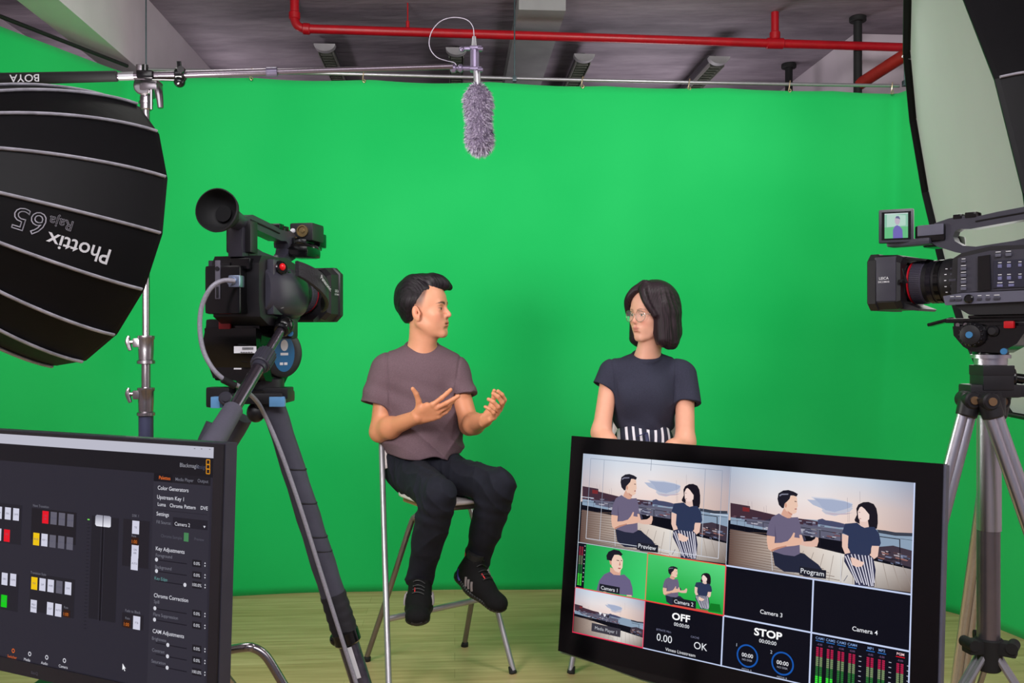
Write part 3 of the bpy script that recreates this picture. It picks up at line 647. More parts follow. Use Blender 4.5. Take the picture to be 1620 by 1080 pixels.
    # hood: hollow, chamfered rectangular shell
    def rr(x, hy, hz, c_, zc=.0775): return [Vector((x, s1, s2+zc)) for s1, s2 in ((hy, hz-c_), (hy-c_, hz), (-hy+c_, hz), (-hy, hz-c_), (-hy, -hz+c_), (-hy+c_, -hz), (hy-c_, -hz), (hy, -hz+c_))]
    bb = MB(); bb.loft([rr(.150, .040, .040, .014), rr(.150, .060, .052, .014, .0765), rr(.160, .066, .056, .014, .077), rr(.196, .068, .057, .014), rr(.198, .071, .059, .014), rr(.214, .071, .059, .014), rr(.217, .068, .056, .013), rr(.216, .062, .050, .012), rr(.165, .050, .040, .012), rr(.150, .038, .034, .012)], cap=False)
    bb.prism([(.165, .0225), (.122, .0165), (.118, .021), (.150, .034)], (0, 0, 0), X, Z, .086, .002); bb.prism([(.165, .1325), (.105, .1215), (.110, .1185), (.150, .124)], (0, 0, 0), X, Z, .070, .002)
    hd = obj('lens_hood', bb, M_BLACK, t, smooth=25, **kw)
    bb = MB(); bb.box((.178, .0675, .083), (.044, .004, .092), bev=.002); obj('hood_plate', bb, M_DARK, hd, **kw)
    for s_, ux in ((1, (-1, 0, 0)), (-1, (1, 0, 0))):
        bb = MB(); text_on(bb, 'LEICA', .0078, (.180, s_*.0698 if s_ > 0 else -.0700, .082), ux, (0, 0, 1), 'CENTER', .01, .0006); text_on(bb, 'DICOMAR', .0052, (.180, s_*.0698 if s_ > 0 else -.0700, .0755), ux, (0, 0, 1), 'CENTER', .01, .0006); obj('lettering', bb, TXT, hd, smooth=0, **kw)
    bb = MB(); bb.box((.140, .062, .088), (.0025, .006, .032), Matrix.Rotation(.25, 3, 'Y')); bb.box((.147, .064, .077), (.010, .008, .008)); obj('hood_lever', bb, M_BLACKG, hd, **kw)
    bb = MB(); bb.lathe([(.034, .0), (.033, .004), (.018, -.004), (.001, -.006)], (.172, 0, .0775), X, 32); obj('front_element', bb, mat('lens_glass', (14, 18, 30), .05, coat=1), ln, **kw)
    # handle
    out = [(.118, .166), (.100, .196), (.072, .203), (.045, .206), (.030, .200), (-.02, .207), (-.09, .214), (-.125, .205), (-.134, .160), (-.13, .132), (-.05, .136), (.03, .126), (.06, .134), (.095, .148)]
    inn = [(.064, .166), (.060, .176), (.052, .180), (.042, .179), (.030, .178), (-.02, .183), (-.085, .189), (-.100, .184), (-.104, .170), (-.10, .158), (-.05, .148), (.02, .142), (.045, .146), (.060, .156)]
    bb = MB(); bb.prism(out, (0, 0, 0), X, Z, .028, .004, inner=inn); hn = obj('handle', bb, M_DARK, t, **kw)
    bb = MB(); bb.box((.030, 0, .206), (.022, .031, .012), bev=.003); bb.box((.055, 0, .205), (.018, .030, .010), bev=.003); obj('zoom_rocker', bb, M_BLACKG, hn, **kw)
    bb = MB(); bb.tube([(.02, .0150, .192), (-.03, .0150, .197), (-.10, .0150, .203)], .0016, 6, 2); bb.tube([(.02, -.0150, .192), (-.03, -.0150, .197), (-.10, -.0150, .203)], .0016, 6, 2); obj('groove_trim', bb, M_BLACK, hn, **kw)
    # front accessory block
    bb = MB(); bb.box((.108, 0, .176), (.060, .040, .034), bev=.005); bb.box((.098, -.03, .160), (.07, .05, .022), bev=.008); obj('audio_block', bb, M_BLACKG, t, **kw)
    bb = MB(); bb.box((.105, .0215, .182), (.052, .004, .022), bev=.002); obj('audio_panel', bb, M_GREY, t, **kw)
    if lcd_open:
        Rz = Matrix.Rotation(.42, 3, 'Z'); c_ = Vector((.172, .030, .195)); lc = Rz @ Vector((1, 0, 0)); ln_ = Rz @ Vector((0, 1, 0))
        bb = MB(); bb.box(c_, (.068, .018, .070), Rz, bev=.004); bb.box((.150, .01, .160), (.09, .035, .014), bev=.006); mon = obj('flip_out_monitor', bb, M_DARK, t, **kw)
        bb = MB(); bb.box(c_+ln_*.0095, (.056, .001, .058), Rz, bev=0); obj('monitor_bezel', bb, M_BLACKG, mon, **kw)
        cv = Canvas(c_+ln_*.0105+lc*.0225+Vector((0, 0, .026)), -lc*.045, Vector((0, 0, -.052)), ln_)
        cv.rect(0, 0, 1, 1, (150, 205, 180)); cv.rect(0, .55, 1, 1, (110, 200, 140)); cv.poly([(.1, .0), (.9, .1), (.9, .5), (.1, .55)], (190, 225, 210))
        cv.poly([(.44, .20), (.50, .14), (.60, .16), (.66, .24), (.66, .36), (.60, .46), (.50, .46), (.44, .36)], (200, 185, 205)); cv.poly([(.46, .2), (.50, .12), (.6, .12), (.66, .2), (.66, .26), (.6, .22)], (110, 110, 150))
        cv.poly([(.36, 1), (.36, .66), (.44, .52), (.54, .48), (.66, .54), (.76, .66), (.78, 1)], (120, 110, 190)); cv.poly([(.0, .0), (1, .0), (1, .04), (0, .04)], (210, 225, 225))
        cv.build('monitor_picture', mon, estr=.85, local=True)
    else:
        bb = MB(); bb.box((.135, -.022, .205), (.060, .052, .038), bev=.006); mon = obj('microphone_block', bb, M_BLACK, t, **kw)
        bb = MB(); bb.lathe([(.0125, 0), (.0125, .004), (.010, .004), (.009, .001), (.004, .001), (.004, .003)], (.105, -.026, .206), (-1, 0, 0), 28); obj('round_socket', bb, mat('brass_socket', (150, 130, 90), .3, .8), mon, **kw)
        bb = MB(); bb.ball((.105, -.004, .207), .0055); obj('white_cap', bb, TXT, mon, **kw)
        bb = MB(); bb.box((.14, .0, .180), (.085, .075, .020), bev=.008); bb.ball((.12, -.01, .170), (.05, .045, .016)); bb.box((.168, -.03, .192), (.035, .03, .03), bev=.004); obj('folded_monitor', bb, M_BLACKG, t, **kw)
    # viewfinder with flared rubber eyecup, tilted up at the rear
    vd = Vector((-.985, -.02, .13)).normalized(); vs_ = Vector((-.118, -.002, .196))
    _, vu, vv = frame_of(vd)
    def ring(h, ru, rv, off=(0, 0, 0)):
        return [vs_+vd*h+Vector(off)+vu*math.cos(a)*ru+vv*math.sin(a)*rv for a in np.linspace(0, 2*PI, 32, endpoint=False)]
    bb = MB(); bb.loft([ring(0, .016, .015), ring(.02, .018, .017), ring(.045, .022, .020), ring(.048, .022, .020)]); obj('viewfinder', bb, M_DARK, t, **kw)
    def cup(h, r, k):  # flare: deeper on the right side
        out_ = []
        for a in np.linspace(0, 2*PI, 40, endpoint=False):
            e = 1+.35*max(0, math.cos(a-2.6))**2*k; out_.append(vs_+vd*(h+.016*k*max(0, math.cos(a-2.6))**2)+vu*math.cos(a)*r*e+vv*math.sin(a)*r*e)
        return out_
    bb = MB(); bb.loft([cup(.040, .021, 0), cup(.052, .023, 0), cup(.064, .031, .3), cup(.078, .036, .8), cup(.090, .0385, 1), cup(.0905, .0365, 1), cup(.076, .035, .8), cup(.062, .026, .3), cup(.056, .018, 0), cup(.055, .004, 0)], cap=False)
    obj('eyecup', bb, M_RUB, t, smooth=60, **kw)
    bb = MB(); bb.lathe([(.001, 0), (.010, .0), (.014, .002), (.015, .006)], vs_+vd*.056, vd, 24); obj('eyepiece_lens', bb, mat('dark_eyepiece', (8, 8, 12), .5, spec=.2), t, **kw)
    bb = MB(); bb.box((-.105, .0, .170), (.03, .05, .06), bev=.006); bb.cyl((-.09, -.015, .145), (-.09, .02, .145), .02, bev=.002); obj('viewfinder_mount', bb, M_BLACK, t, **kw)
    bb = MB(); bb.box((-.03, 0, .003), (.12, .055, .006), bev=.001); obj('base_plate', bb, M_BLACKG, t, **kw)
    return t, M
# ---------------------------------------------------------------- right video camera on silver tripod
Y0R = 1.80; BZ = 1.356
camR, MR = camcorder('black video camera with open flip-out screen on the silver tripod at right', Vector((P(1565, 540, Y0R).x, Y0R, BZ)), math.atan2(-.686, .728), True)
camL, ML = camcorder('black video camera seen from behind with large eyecup, left of the seated man', Vector((P(424, 540, 1.80).x, 1.80, BZ-.022)), .2, False)
def T_(px, py, dy=0): return P(px, py, Y0R+dy)
tx = P(1567, 540, Y0R).x
t = thing('tripod', 'silver aluminium tripod with black fluid head under the right video camera', 'tripod', (tx, Y0R, 0))
hb = MB()
Rr = Matrix.Rotation(math.atan2(.728, -.686), 3, 'Z')
fd = Vector((-.686, .728, 0)); ld = Vector((-.728, -.686, 0)); UZ = Vector((0, 0, 1))
o = Vector((tx, Y0R, 0))
hb.box(o+UZ*1.3515, (.155, .050, .009), Rr, bev=.002); hb.box(o+fd*-.02+UZ*1.342, (.16, .056, .012), Rr, bev=.003)
hb.prism([(-.075, 1.340), (.058, 1.340), (.056, 1.322), (.038, 1.300), (.022, 1.290), (-.03, 1.288), (-.060, 1.306), (-.075, 1.33)], o, fd, UZ, .075, .006)
hb.box(o+fd*.095+UZ*1.350, (.05, .02, .007), Rr @ Matrix.Rotation(.25, 3, 'Y'), bev=.002)
hb.cyl(o+UZ*1.284, o+UZ*1.300, .033, .030, seg=32)
fh = obj('fluid_head', hb, M_BLACKG, t)
b = MB(); k0 = o+ld*.037+fd*.018+UZ*1.323; b.lathe([(.0245, 0), (.0245, .007), (.022, .012), (.019, .020), (.010, .022)], k0, ld, 32)
for k in range(16): a = k*PI/8; b.box(k0+ld*.013+(fd*math.cos(a)+UZ*math.sin(a))*.0212, (.003, .010, .003), Rr, bev=.001)
kn = obj('drag_dial', b, M_BLACK, fh)
b = MB(); b.cyl(k0+ld*.020, k0+ld*.025, .0065); obj('blue_cap', b, M_BLUE, kn, label='pale blue dial cap')
b = MB(); b.lathe([(.009, 0), (.011, .004), (.007, .010)], o+ld*.037+fd*-.018+UZ*1.330, ld, 24); obj('side_knob', b, M_BLACK, fh)
b = MB(); b.box(o+ld*.042+fd*-.048+UZ*1.342, (.018, .010, .014), Rr, bev=.003); obj('release_lever', b, M_REDP, fh, label='red release lever')
for k in (.035, .050): b = MB(); b.cyl(o+ld*.027+fd*k+UZ*1.343, o+ld*.033+fd*k+UZ*1.343, .004); obj('screw', b, M_CHROME, fh)
b = MB(); b.cyl(o+ld*.028+fd*-.035+UZ*1.292, o+ld*.048+fd*-.04+UZ*1.291, .006); obj('pan_lock', b, M_BLUE, fh)
b = MB(); b.lathe([(.030, 0), (.030, .013), (.0365, .013), (.0365, .020), (.032, .021)], o+UZ*1.264, (0, 0, 1), 40); obj('levelling_bowl', b, M_ALU, t)
b = MB(); b.box(o+Vector((.002, 0, 1.2535)), (.062, .056, .020), bev=.002); b.box(o+Vector((.002, 0, 1.230)), (.060, .054, .030), bev=.002)
b.box(o+Vector((-.002, 0, 1.213)), (.100, .05, .026), bev=.005); b.box(o+Vector((.085, .0, 1.213)), (.10, .036, .024), bev=.003)
b.cyl(o+UZ*1.165, o+UZ*1.21, .027)
obj('tripod_collar', b, M_BLACK, t)
b = MB(); b.cyl(o+Vector((.032, 0, 1.238)), o+Vector((.046, -.004, 1.238)), .021, bev=.003); b.cyl(o+Vector((.046, -.004, 1.238)), o+Vector((.060, -.008, 1.236)), .010); b.cyl(o+Vector((.052, -.01, 1.236)), o+Vector((.16, -.03, 1.20)), .006); obj('crank_knob', b, M_BLACKG, t)
col = MB(); zt = 1.31+(540-838)/FPX*Y0R; col.cyl(o+Vector((-.003, 0, zt)), o+Vector((-.003, 0, 1.18)), .0225, seg=32)
obj('centre_column', col, M_ALU, t)
col = MB(); zb = 1.31+(540-1008)/FPX*Y0R; col.cyl(o+Vector((-.004, 0, zb)), o+Vector((-.004, 0, zt+.001)), .0212, seg=32); col.cyl(o+Vector((.017, .008, zb)), o+Vector((.017, .008, 1.18)), .006)
obj('inner_column', col, mat('grey_anodised_column', (130, 122, 128), .3, .8), t, label='darker grey lower section of the column')
feet = [Vector((tx-.35, 1.66, 0)), Vector((tx+.30, 1.58, 0)), Vector((tx+.12, 2.30, 0))]
tops = [T_(1535, 632, -.02), T_(1563, 634, -.045), T_(1580, 634, .03)]
# front two leg directions measured from the photo
feet[0] = Vector((T_(1535, 632).x-.338, 1.75, 0)); 
hubz = zb-.01; hub = Vector((tx-.003, Y0R, hubz))
for k in range(3):
    a = tops[k]; c_ = feet[k]; dirn = (c_-a).normalized(); le = None
    b = MB(); mid = a.lerp(c_, .62)
    sd = dirn.cross(Vector((0, 1, 0))).normalized()
    b.tube([a-dirn*.0+sd*.007, mid+sd*.007], .0115, 16, 1); b.tube([a-sd*.007, mid-sd*.007], .0115, 16, 1); lg = obj('leg', b, M_ALU, t)
    b = MB(); b.tube([a.lerp(c_, .25), c_-dirn*.02], .0095, 14, 1); obj('inner_leg', b, M_ALUD, lg)
    b = MB(); b.cyl(a-dirn*.012, a+dirn*.035, .0215, .0195, bev=.003); b.cyl(a+Vector((-.004, -.024, -.0)), a+Vector((-.004, .024, -.0)), .017, bev=.003); obj('leg_joint', b, M_BLACK, lg)
    b = MB(); b.cyl(a+Vector((-.004, -.027, 0)), a+Vector((-.004, -.024, 0)), .008); obj('bolt', b, mat('bronze_bolt', (150, 120, 90), .35, .7), lg)
    b = MB(); b.cyl(c_-dirn*.03, c_+Vector((0, 0, .0)), .014, .018); obj('rubber_foot', b, M_RUB, lg)
    b = MB(); e = a.lerp(c_, .78 if k else .80); h0 = hub+(e-hub).normalized()*.03
    for s_ in (-1, 1):
        q = (e-hub).cross(Vector((0, 0, 1))).normalized()*.008*s_; b.tube([h0+q, e+q], [.006, .006], 8, 1)
    obj('spreader_arm', b, M_STEEL, t)
b = MB(); b.cyl(hub+Vector((0, 0, -.055)), hub+Vector((0, 0, .01)), .022, .026, bev=.003)
for k in range(3):
    e = (feet[k]-hub); e.z = 0; e.normalize(); b.box(hub+e*.034+Vector((0, 0, -.006)), (.03, .03, .026), Matrix.Rotation(math.atan2(e.y, e.x), 3, 'Z'), bev=.004); q = e.cross(Vector((0, 0, 1)))*.018
    b.cyl(hub+e*.042-q, hub+e*.042+q, .011)
obj('spreader_hub', b, M_RUB, t)

# ---------------------------------------------------------------- left tripod with fluid head and pan handle
def TL(px, py, dy=0): return P(px, py, 1.80+dy)
o = Vector((P(410, 540, 1.8).x, 1.80, 0))
t = thing('tripod', 'black tripod with padded grey legs and blue accents under the left video camera', 'tripod', o)
f = Vector((.2, .98, 0)); l = Vector((-.98, .2, 0)); RL = Matrix.Rotation(math.atan2(.98, .2), 3, 'Z')
hb = MB(); oc = Vector((P(400, 540, 1.8).x, 1.80, 0))
hb.box(oc+Vector((.02, 0, 1.348)), (.15, .055, .014), RL, bev=.003)
hb.prism([(-.09, 1.335), (.07, 1.335), (.075, 1.30), (.06, 1.25), (.03, 1.225), (-.05, 1.235), (-.085, 1.28)], oc, f, (0, 0, 1), .105, .010)
hb.prism([(-.060, 1.345), (-.070, 1.30), (-.046, 1.240), (.035, 1.232), (.045, 1.245), (.055, 1.325), (.03, 1.345)], oc+f*-.02, -l, (0, 0, 1), .10, .014)
hb.ball(oc+l*.062+Vector((0, -.03, 1.31)), (.022, .03, .03)); hb.ball(oc+l*.045+Vector((0, -.03, 1.26)), (.018, .02, .02))
hb.box(oc+l*.045+Vector((0, -.05, 1.338)), (.05, .05, .03), RL, bev=.006)
fh = obj('fluid_head', hb, M_BLACKG, t)
b = MB(); b.box(TL(356, 512, -.085), (.024, .006, .020), RL @ Matrix.Rotation(PI/2, 3, 'Z'), bev=.002); obj('release_button', b, mat('deep_red_button', (150, 8, 16), .4), fh, label='red release button')
b = MB(); b.box(TL(388, 553, -.095), (.042, .002, .013), bev=0); st = obj('sticker', b, M_WPRINT, fh, label='white sticker')
b = MB()
for k in range(9): b.box(TL(384+k*2.0, 551, -.097), (.0012, .001, .0045), bev=0)
for k in range(5): b.box(TL(382+k*4, 557, -.097), (.0035, .001, .0012), bev=0)
obj('sticker_print', b, M_BLACK, st, smooth=0)
b = MB(); b.box(TL(376, 583, -.09), (.014, .001, .0028), bev=0); obj('printed_mark', b, M_WPRINT, fh, smooth=0)
# blue drag disc on the right side facing slightly to the viewer
dn = Vector((.80, -.60, 0)).normalized(); dc = TL(446, 559, -.01)
b = MB(); b.lathe([(.045, -.03), (.047, -.004), (.047, .004), (.044, .006), (.030, .006)], dc, dn, 44); dd = obj('drag_disc', b, M_BLACK, fh)
ux = Vector((.60, .80, 0)).normalized()
b = MB(); b.bm.faces.new([b.bm.verts.new(dc+dn*.0068+ux*math.cos(a)*.026+Vector((0, 0, 1))*math.sin(a)*.036) for a in np.linspace(0, 2*PI, 36, endpoint=False)]); bl = obj('blue_badge', b, M_BLUEL, dd, label='blue oval badge')
b = MB(); cc = dc+dn*.0074
b.bm.faces.new([b.bm.verts.new(cc+Vector((0, 0, .016))+ux*math.cos(a)*.009+Vector((0, 0, 1))*math.sin(a)*.011) for a in np.linspace(0, 2*PI, 24, endpoint=False)])
for q, zz in ((.0075, -.001), (.0035, -.020), (-.011, -.020)):
    ww = .019 if zz == -.001 else .008; x_ = -.0095 if zz == -.001 else q-.004 if q > 0 else q
    b.quad(cc+ux*x_+Vector((0, 0, zz-.0025)), cc+ux*(x_+ww)+Vector((0, 0, zz-.0025)), cc+ux*(x_+ww)+Vector((0, 0, zz+.0025)), cc+ux*x_+Vector((0, 0, zz+.0025)))
obj('badge_print', b, M_WPRINT, bl, smooth=0)
b = MB(); 
for px, py in ((455, 516), (459, 527)): b.cyl(TL(px, py, -.05), TL(px, py, -.062), .006)
obj('blue_lock', b, M_BLUE, fh)
b = MB(); b.box(TL(452, 520, -.03), (.03, .04, .04), RL, bev=.008); obj('handle_mount', b, M_BLACK, fh)
b = MB(); b.lathe([(.048, 0), (.050, .008), (.046, .012), (.046, .030), (.04, .036)], (oc.x+.015, 1.80, 1.206), (0, 0, 1), 40); obj('bowl_clamp', b, M_BLACK, t)
b = MB(); b.box((oc.x+.012, 1.80, 1.200), (.12, .10, .022), bev=.006); b.box(TL(440, 621, -.02), (.05, .05, .022), bev=.004); b.box(TL(350, 628, -.04), (.03, .05, .04), RL, bev=.006); b.box(TL(418, 632, -.02), (.03, .04, .03), bev=.006)
b.ball(TL(405, 652, -.02), (.018, .018, .02)); obj('tripod_crown', b, M_BLACK, t)
b = MB(); b.cyl(TL(357, 630, -.075), TL(357, 630, -.09), .013, bev=.003); b.cyl(TL(357, 630, -.089), TL(357, 630, -.094), .006); obj('crown_bolt', b, M_DARK, t)
blu = mat('blue_leg_lock', (120, 180, 235), .25, .2)
b = MB(); b.box(TL(439, 635, -.045), (.030, .012, .020), bev=.003); obj('blue_lock', b, blu, t, label='pale blue leg lock'); b = MB(); b.box(TL(343, 636, -.07), (.018, .02, .022), bev=.003); obj('blue_lock', b, blu, t, label='pale blue leg lock')
padm = mat('padded_leg_sleeve', (66, 66, 80), .6, var=.18, scale=18, bump=.4, bscale=60); padd = mat('dark_leg_sleeve', (30, 29, 36), .7, var=.2, bump=.3, bscale=60)
carb = mat('carbon_fibre', (62, 58, 70), .25, var=.35, scale=60, coat=.4)
legsL = [(TL(432, 640, -.01), Vector((-.115, 1.86, 0))), (TL(352, 640, -.03), Vector((-1.03, 1.60, 0))), (TL(400, 636, .05), Vector((-1.30, 2.15, 0)))]
for k, (a, c_) in enumerate(legsL):
    d = (c_-a).normalized(); _, u, v = frame_of(d); L = (c_-a).length
    def bx(s0, s1, w0, w1): 
        rings = []
        for i in range(13):
            s = s0+(s1-s0)*i/12; w_ = w0+(w1-w0)*i/12; w_ *= 1+.035*math.sin(i*2.1)
            p = a+d*s; rings.append([p+u*math.cos(q)*w_*(abs(math.cos(q))**-.35 if abs(math.cos(q)) > .2 else 1)*.92+v*math.sin(q)*w_*.8 for q in np.linspace(0, 2*PI, 20, endpoint=False)])
        m_ = MB(); m_.loft(rings); return m_
    lg = obj('leg', bx(.0, .40, .024, .0265) if k == 0 else bx(.04, .42, .020, .024), padm, t, smooth=60)
    obj('lower_sleeve', bx(.395, .475, .0275, .0285), padd, lg, smooth=60)
    b = MB(); b.cyl(a+d*.46, a+d*.72, .021, .020, seg=24); obj('carbon_tube', b, carb, lg)
    b = MB(); b.cyl(a+d*.47-u*.0, a+d*.50, .027, bev=.004); b.ball(a+d*.485-u*.02, .014); obj('leg_lock', b, M_BLACKG, lg)
    b = MB(); b.cyl(a+d*.625, a+d*.665, .028, bev=.004); b.cyl(a+d*.665, c_-d*.02, .016, .014); b.cyl(c_-d*.03, c_, .016, .02); obj('lower_leg', b, M_DARK, lg)
    if k == 0:
        b = MB(); p = a+d*.50+Vector((.006, -.0245, 0)); q = a+d*.565+Vector((.006, -.0245, 0)); s_ = u*.0045
        b.quad(p-s_, p+s_, q+s_, q-s_); obj('sticker', b, M_WPRINT, lg, smooth=0, label='white strip sticker')
        for s_ in (.13, .20, .27, .30): 
            b = MB(); p = a+d*s_; b.tube([p+Vector((math.cos(q)*.0262, math.sin(q)*.0222, -.004*math.cos(q))) for q in np.linspace(-1.7, .6, 8)], .0014, 6, 1); obj('seam', b, padd, lg)
# pan handle towards the viewer
h0 = TL(449, 515, -.07); h1 = P(330, 712, 1.42); d = (h1-h0).normalized(); L = (h1-h0).length
def at_py(py):  # point on the handle where it crosses this image row
    lo, hi = 0, 1
    for _ in range(40):
        m_ = (lo+hi)/2; q = h0.lerp(h1, m_); y = 540-FPX*(q.z-CAMZ)/q.y
        if y < py: lo = m_
        else: hi = m_
    return h0.lerp(h1, lo)
b = MB(); b.cyl(h0, at_py(655), .0085, seg=20); b.cyl(at_py(575), at_py(655), .0112, seg=20); ph = obj('pan_handle', b, mat('dark_chrome_tube', (120, 110, 125), .2, .9), t)
b = MB(); b.cyl(at_py(559), at_py(578), .0175, bev=.002); b.cyl(at_py(578), at_py(583), .013)
for k in range(18):
    a_ = k*PI/9; _, u, v = frame_of(d); b.tube([at_py(560)+(u*math.cos(a_)+v*math.sin(a_))*.0175, at_py(577)+(u*math.cos(a_)+v*math.sin(a_))*.0175], .0014, 5, 1)
obj('handle_collar', b, M_DARK, ph)
b = MB(); b.cyl(at_py(646), h1, .0165, .0185, bev=.003); obj('foam_grip', b, mat('grey_foam_grip', (86, 84, 98), .6, bump=.3), ph)
b = MB(); b.cyl(h0-d*.012, h0+d*.02, .015, bev=.003); b.ball(h0, .019); obj('handle_joint', b, M_BLACKG, ph)
# cable from the camera's rear down the leg
t2 = thing('video_cable', 'grey video cable looping from the left video camera down along the tripod leg', 'cable', TL(370, 445, -.17))
b = MB(); a = legsL[0][0]; c_ = legsL[0][1]; dd_ = (c_-a)
def lg_(s, ox=0, oy=-.036): return a+dd_*s/dd_.length+Vector((ox, oy, 0))
b.tube([TL(372, 444, -.18), TL(352, 444, -.19), TL(334, 455, -.20), TL(320, 482, -.20), TL(316, 515, -.20), TL(321, 552, -.20), TL(336, 582, -.20), TL(356, 601, -.19), TL(380, 612, -.17), TL(404, 632, -.11), lg_(.02, -.012), lg_(.09, -.004), lg_(.2, .0), lg_(.33, .0), lg_(.45, .0), lg_(.56, .0, -.034), lg_(.68, .0, -.034), lg_(.85, 0, -.03)], .0042, 12, 6)
obj('cable_sheath', b, M_CABLE, t2, smooth=60)
b = MB(); b.box(TL(374, 445, -.165), (.020, .022, .022), RL, bev=.004); b.cyl(TL(371, 445, -.17), TL(364, 444, -.18), .0075); obj('plug', b, M_SILVP, t2)
b = MB(); b.cyl(TL(352, 600, -.195), TL(372, 610, -.18), .0062, seg=14); obj('cable_tie', b, M_RUB, t2)

# ---------------------------------------------------------------- right television with the multi-view picture
def Rz(a): return Matrix.Rotation(a, 3, 'Z')
RT = Rz(-.6361) @ Matrix.Rotation(-.1137, 3, 'X') @ Matrix.Rotation(.0022, 3, 'Y')
OT = Vector((.1658, 2.0783, 1.0544)); UT = .0443
tx_, tn_, tz_ = RT @ Vector((1, 0, 0)), RT @ Vector((0, -1, 0)), RT @ Vector((0, 0, 1))
t = thing('television', 'black widescreen television showing a multi-view of the interview at lower right', 'television', (.45, 1.85, 0))
W, H = 16*UT, 9*UT; ctr = OT+tx_*W/2-tz_*H/2
BL, BR_, BT, BB = .034, .046, .038, .052
def tvp(x, z, d=0): return OT+tx_*x-tz_*z+tn_*d
b = MB(); b.prism([(-BL, BT), (W+BR_, BT), (W+BR_, -H-BB*.9), (W*.75, -H-BB-.012), (W*.25, -H-BB-.012), (-BL, -H-BB*.9)], tvp(0, 0, -.012), tx_, tz_, .030, .005, )
b.prism([(0, 0), (W, 0), (W*.97, -H), (W*.03, -H)], tvp(0, 0, -.045), tx_, tz_, .05, .01); obj('housing', b, M_BLACKG, t)
b = MB(); b.prism([(-BL, BT), (W+BR_, BT), (W+BR_, -H-BB*.9), (-BL, -H-BB*.9)], tvp(0, 0, .0045), tx_, tz_, .004, .0, inner=[(0, 0), (W, 0), (W, -H), (0, -H)])
obj('bezel', b, mat('piano_black', (5, 4, 6), .12, var=.1, spec=.35), t)
b = MB(); b.prism([(W+BR_-.001, BT-.002), (W+BR_+.004, BT-.002), (W+BR_+.004, -H-BB*.9), (W+BR_-.001, -H-BB*.9)], tvp(0, 0, -.012), tx_, tz_, .026, .001); obj('side_trim', b, M_GREY, t)
b = MB(); b.tube([tvp(-BL, H+BB*.9+.004, -.006), tvp(W*.1, H+BB+.004, -.006), tvp(W*.3, H+BB+.016, -.006), tvp(W*.7, H+BB+.016, -.006), tvp(W+BR_, H+BB*.9+.004, -.006)], .0035, 8, 6); obj('bottom_trim', b, mat('pale_green_trim', (120, 150, 120), .2, coat=.5), t)
b = MB(); cb = tvp(W/2, H*.8, -.085); b.box(cb, (.12, .04, .16), RT, bev=.01); b.cyl((cb.x, cb.y+.02, .03), (cb.x, cb.y+.02, cb.z), .025); b.box((cb.x, cb.y+.02, .015), (.26, .20, .03), Rz(-.64), bev=.01); obj('pedestal', b, M_BLACK, t)
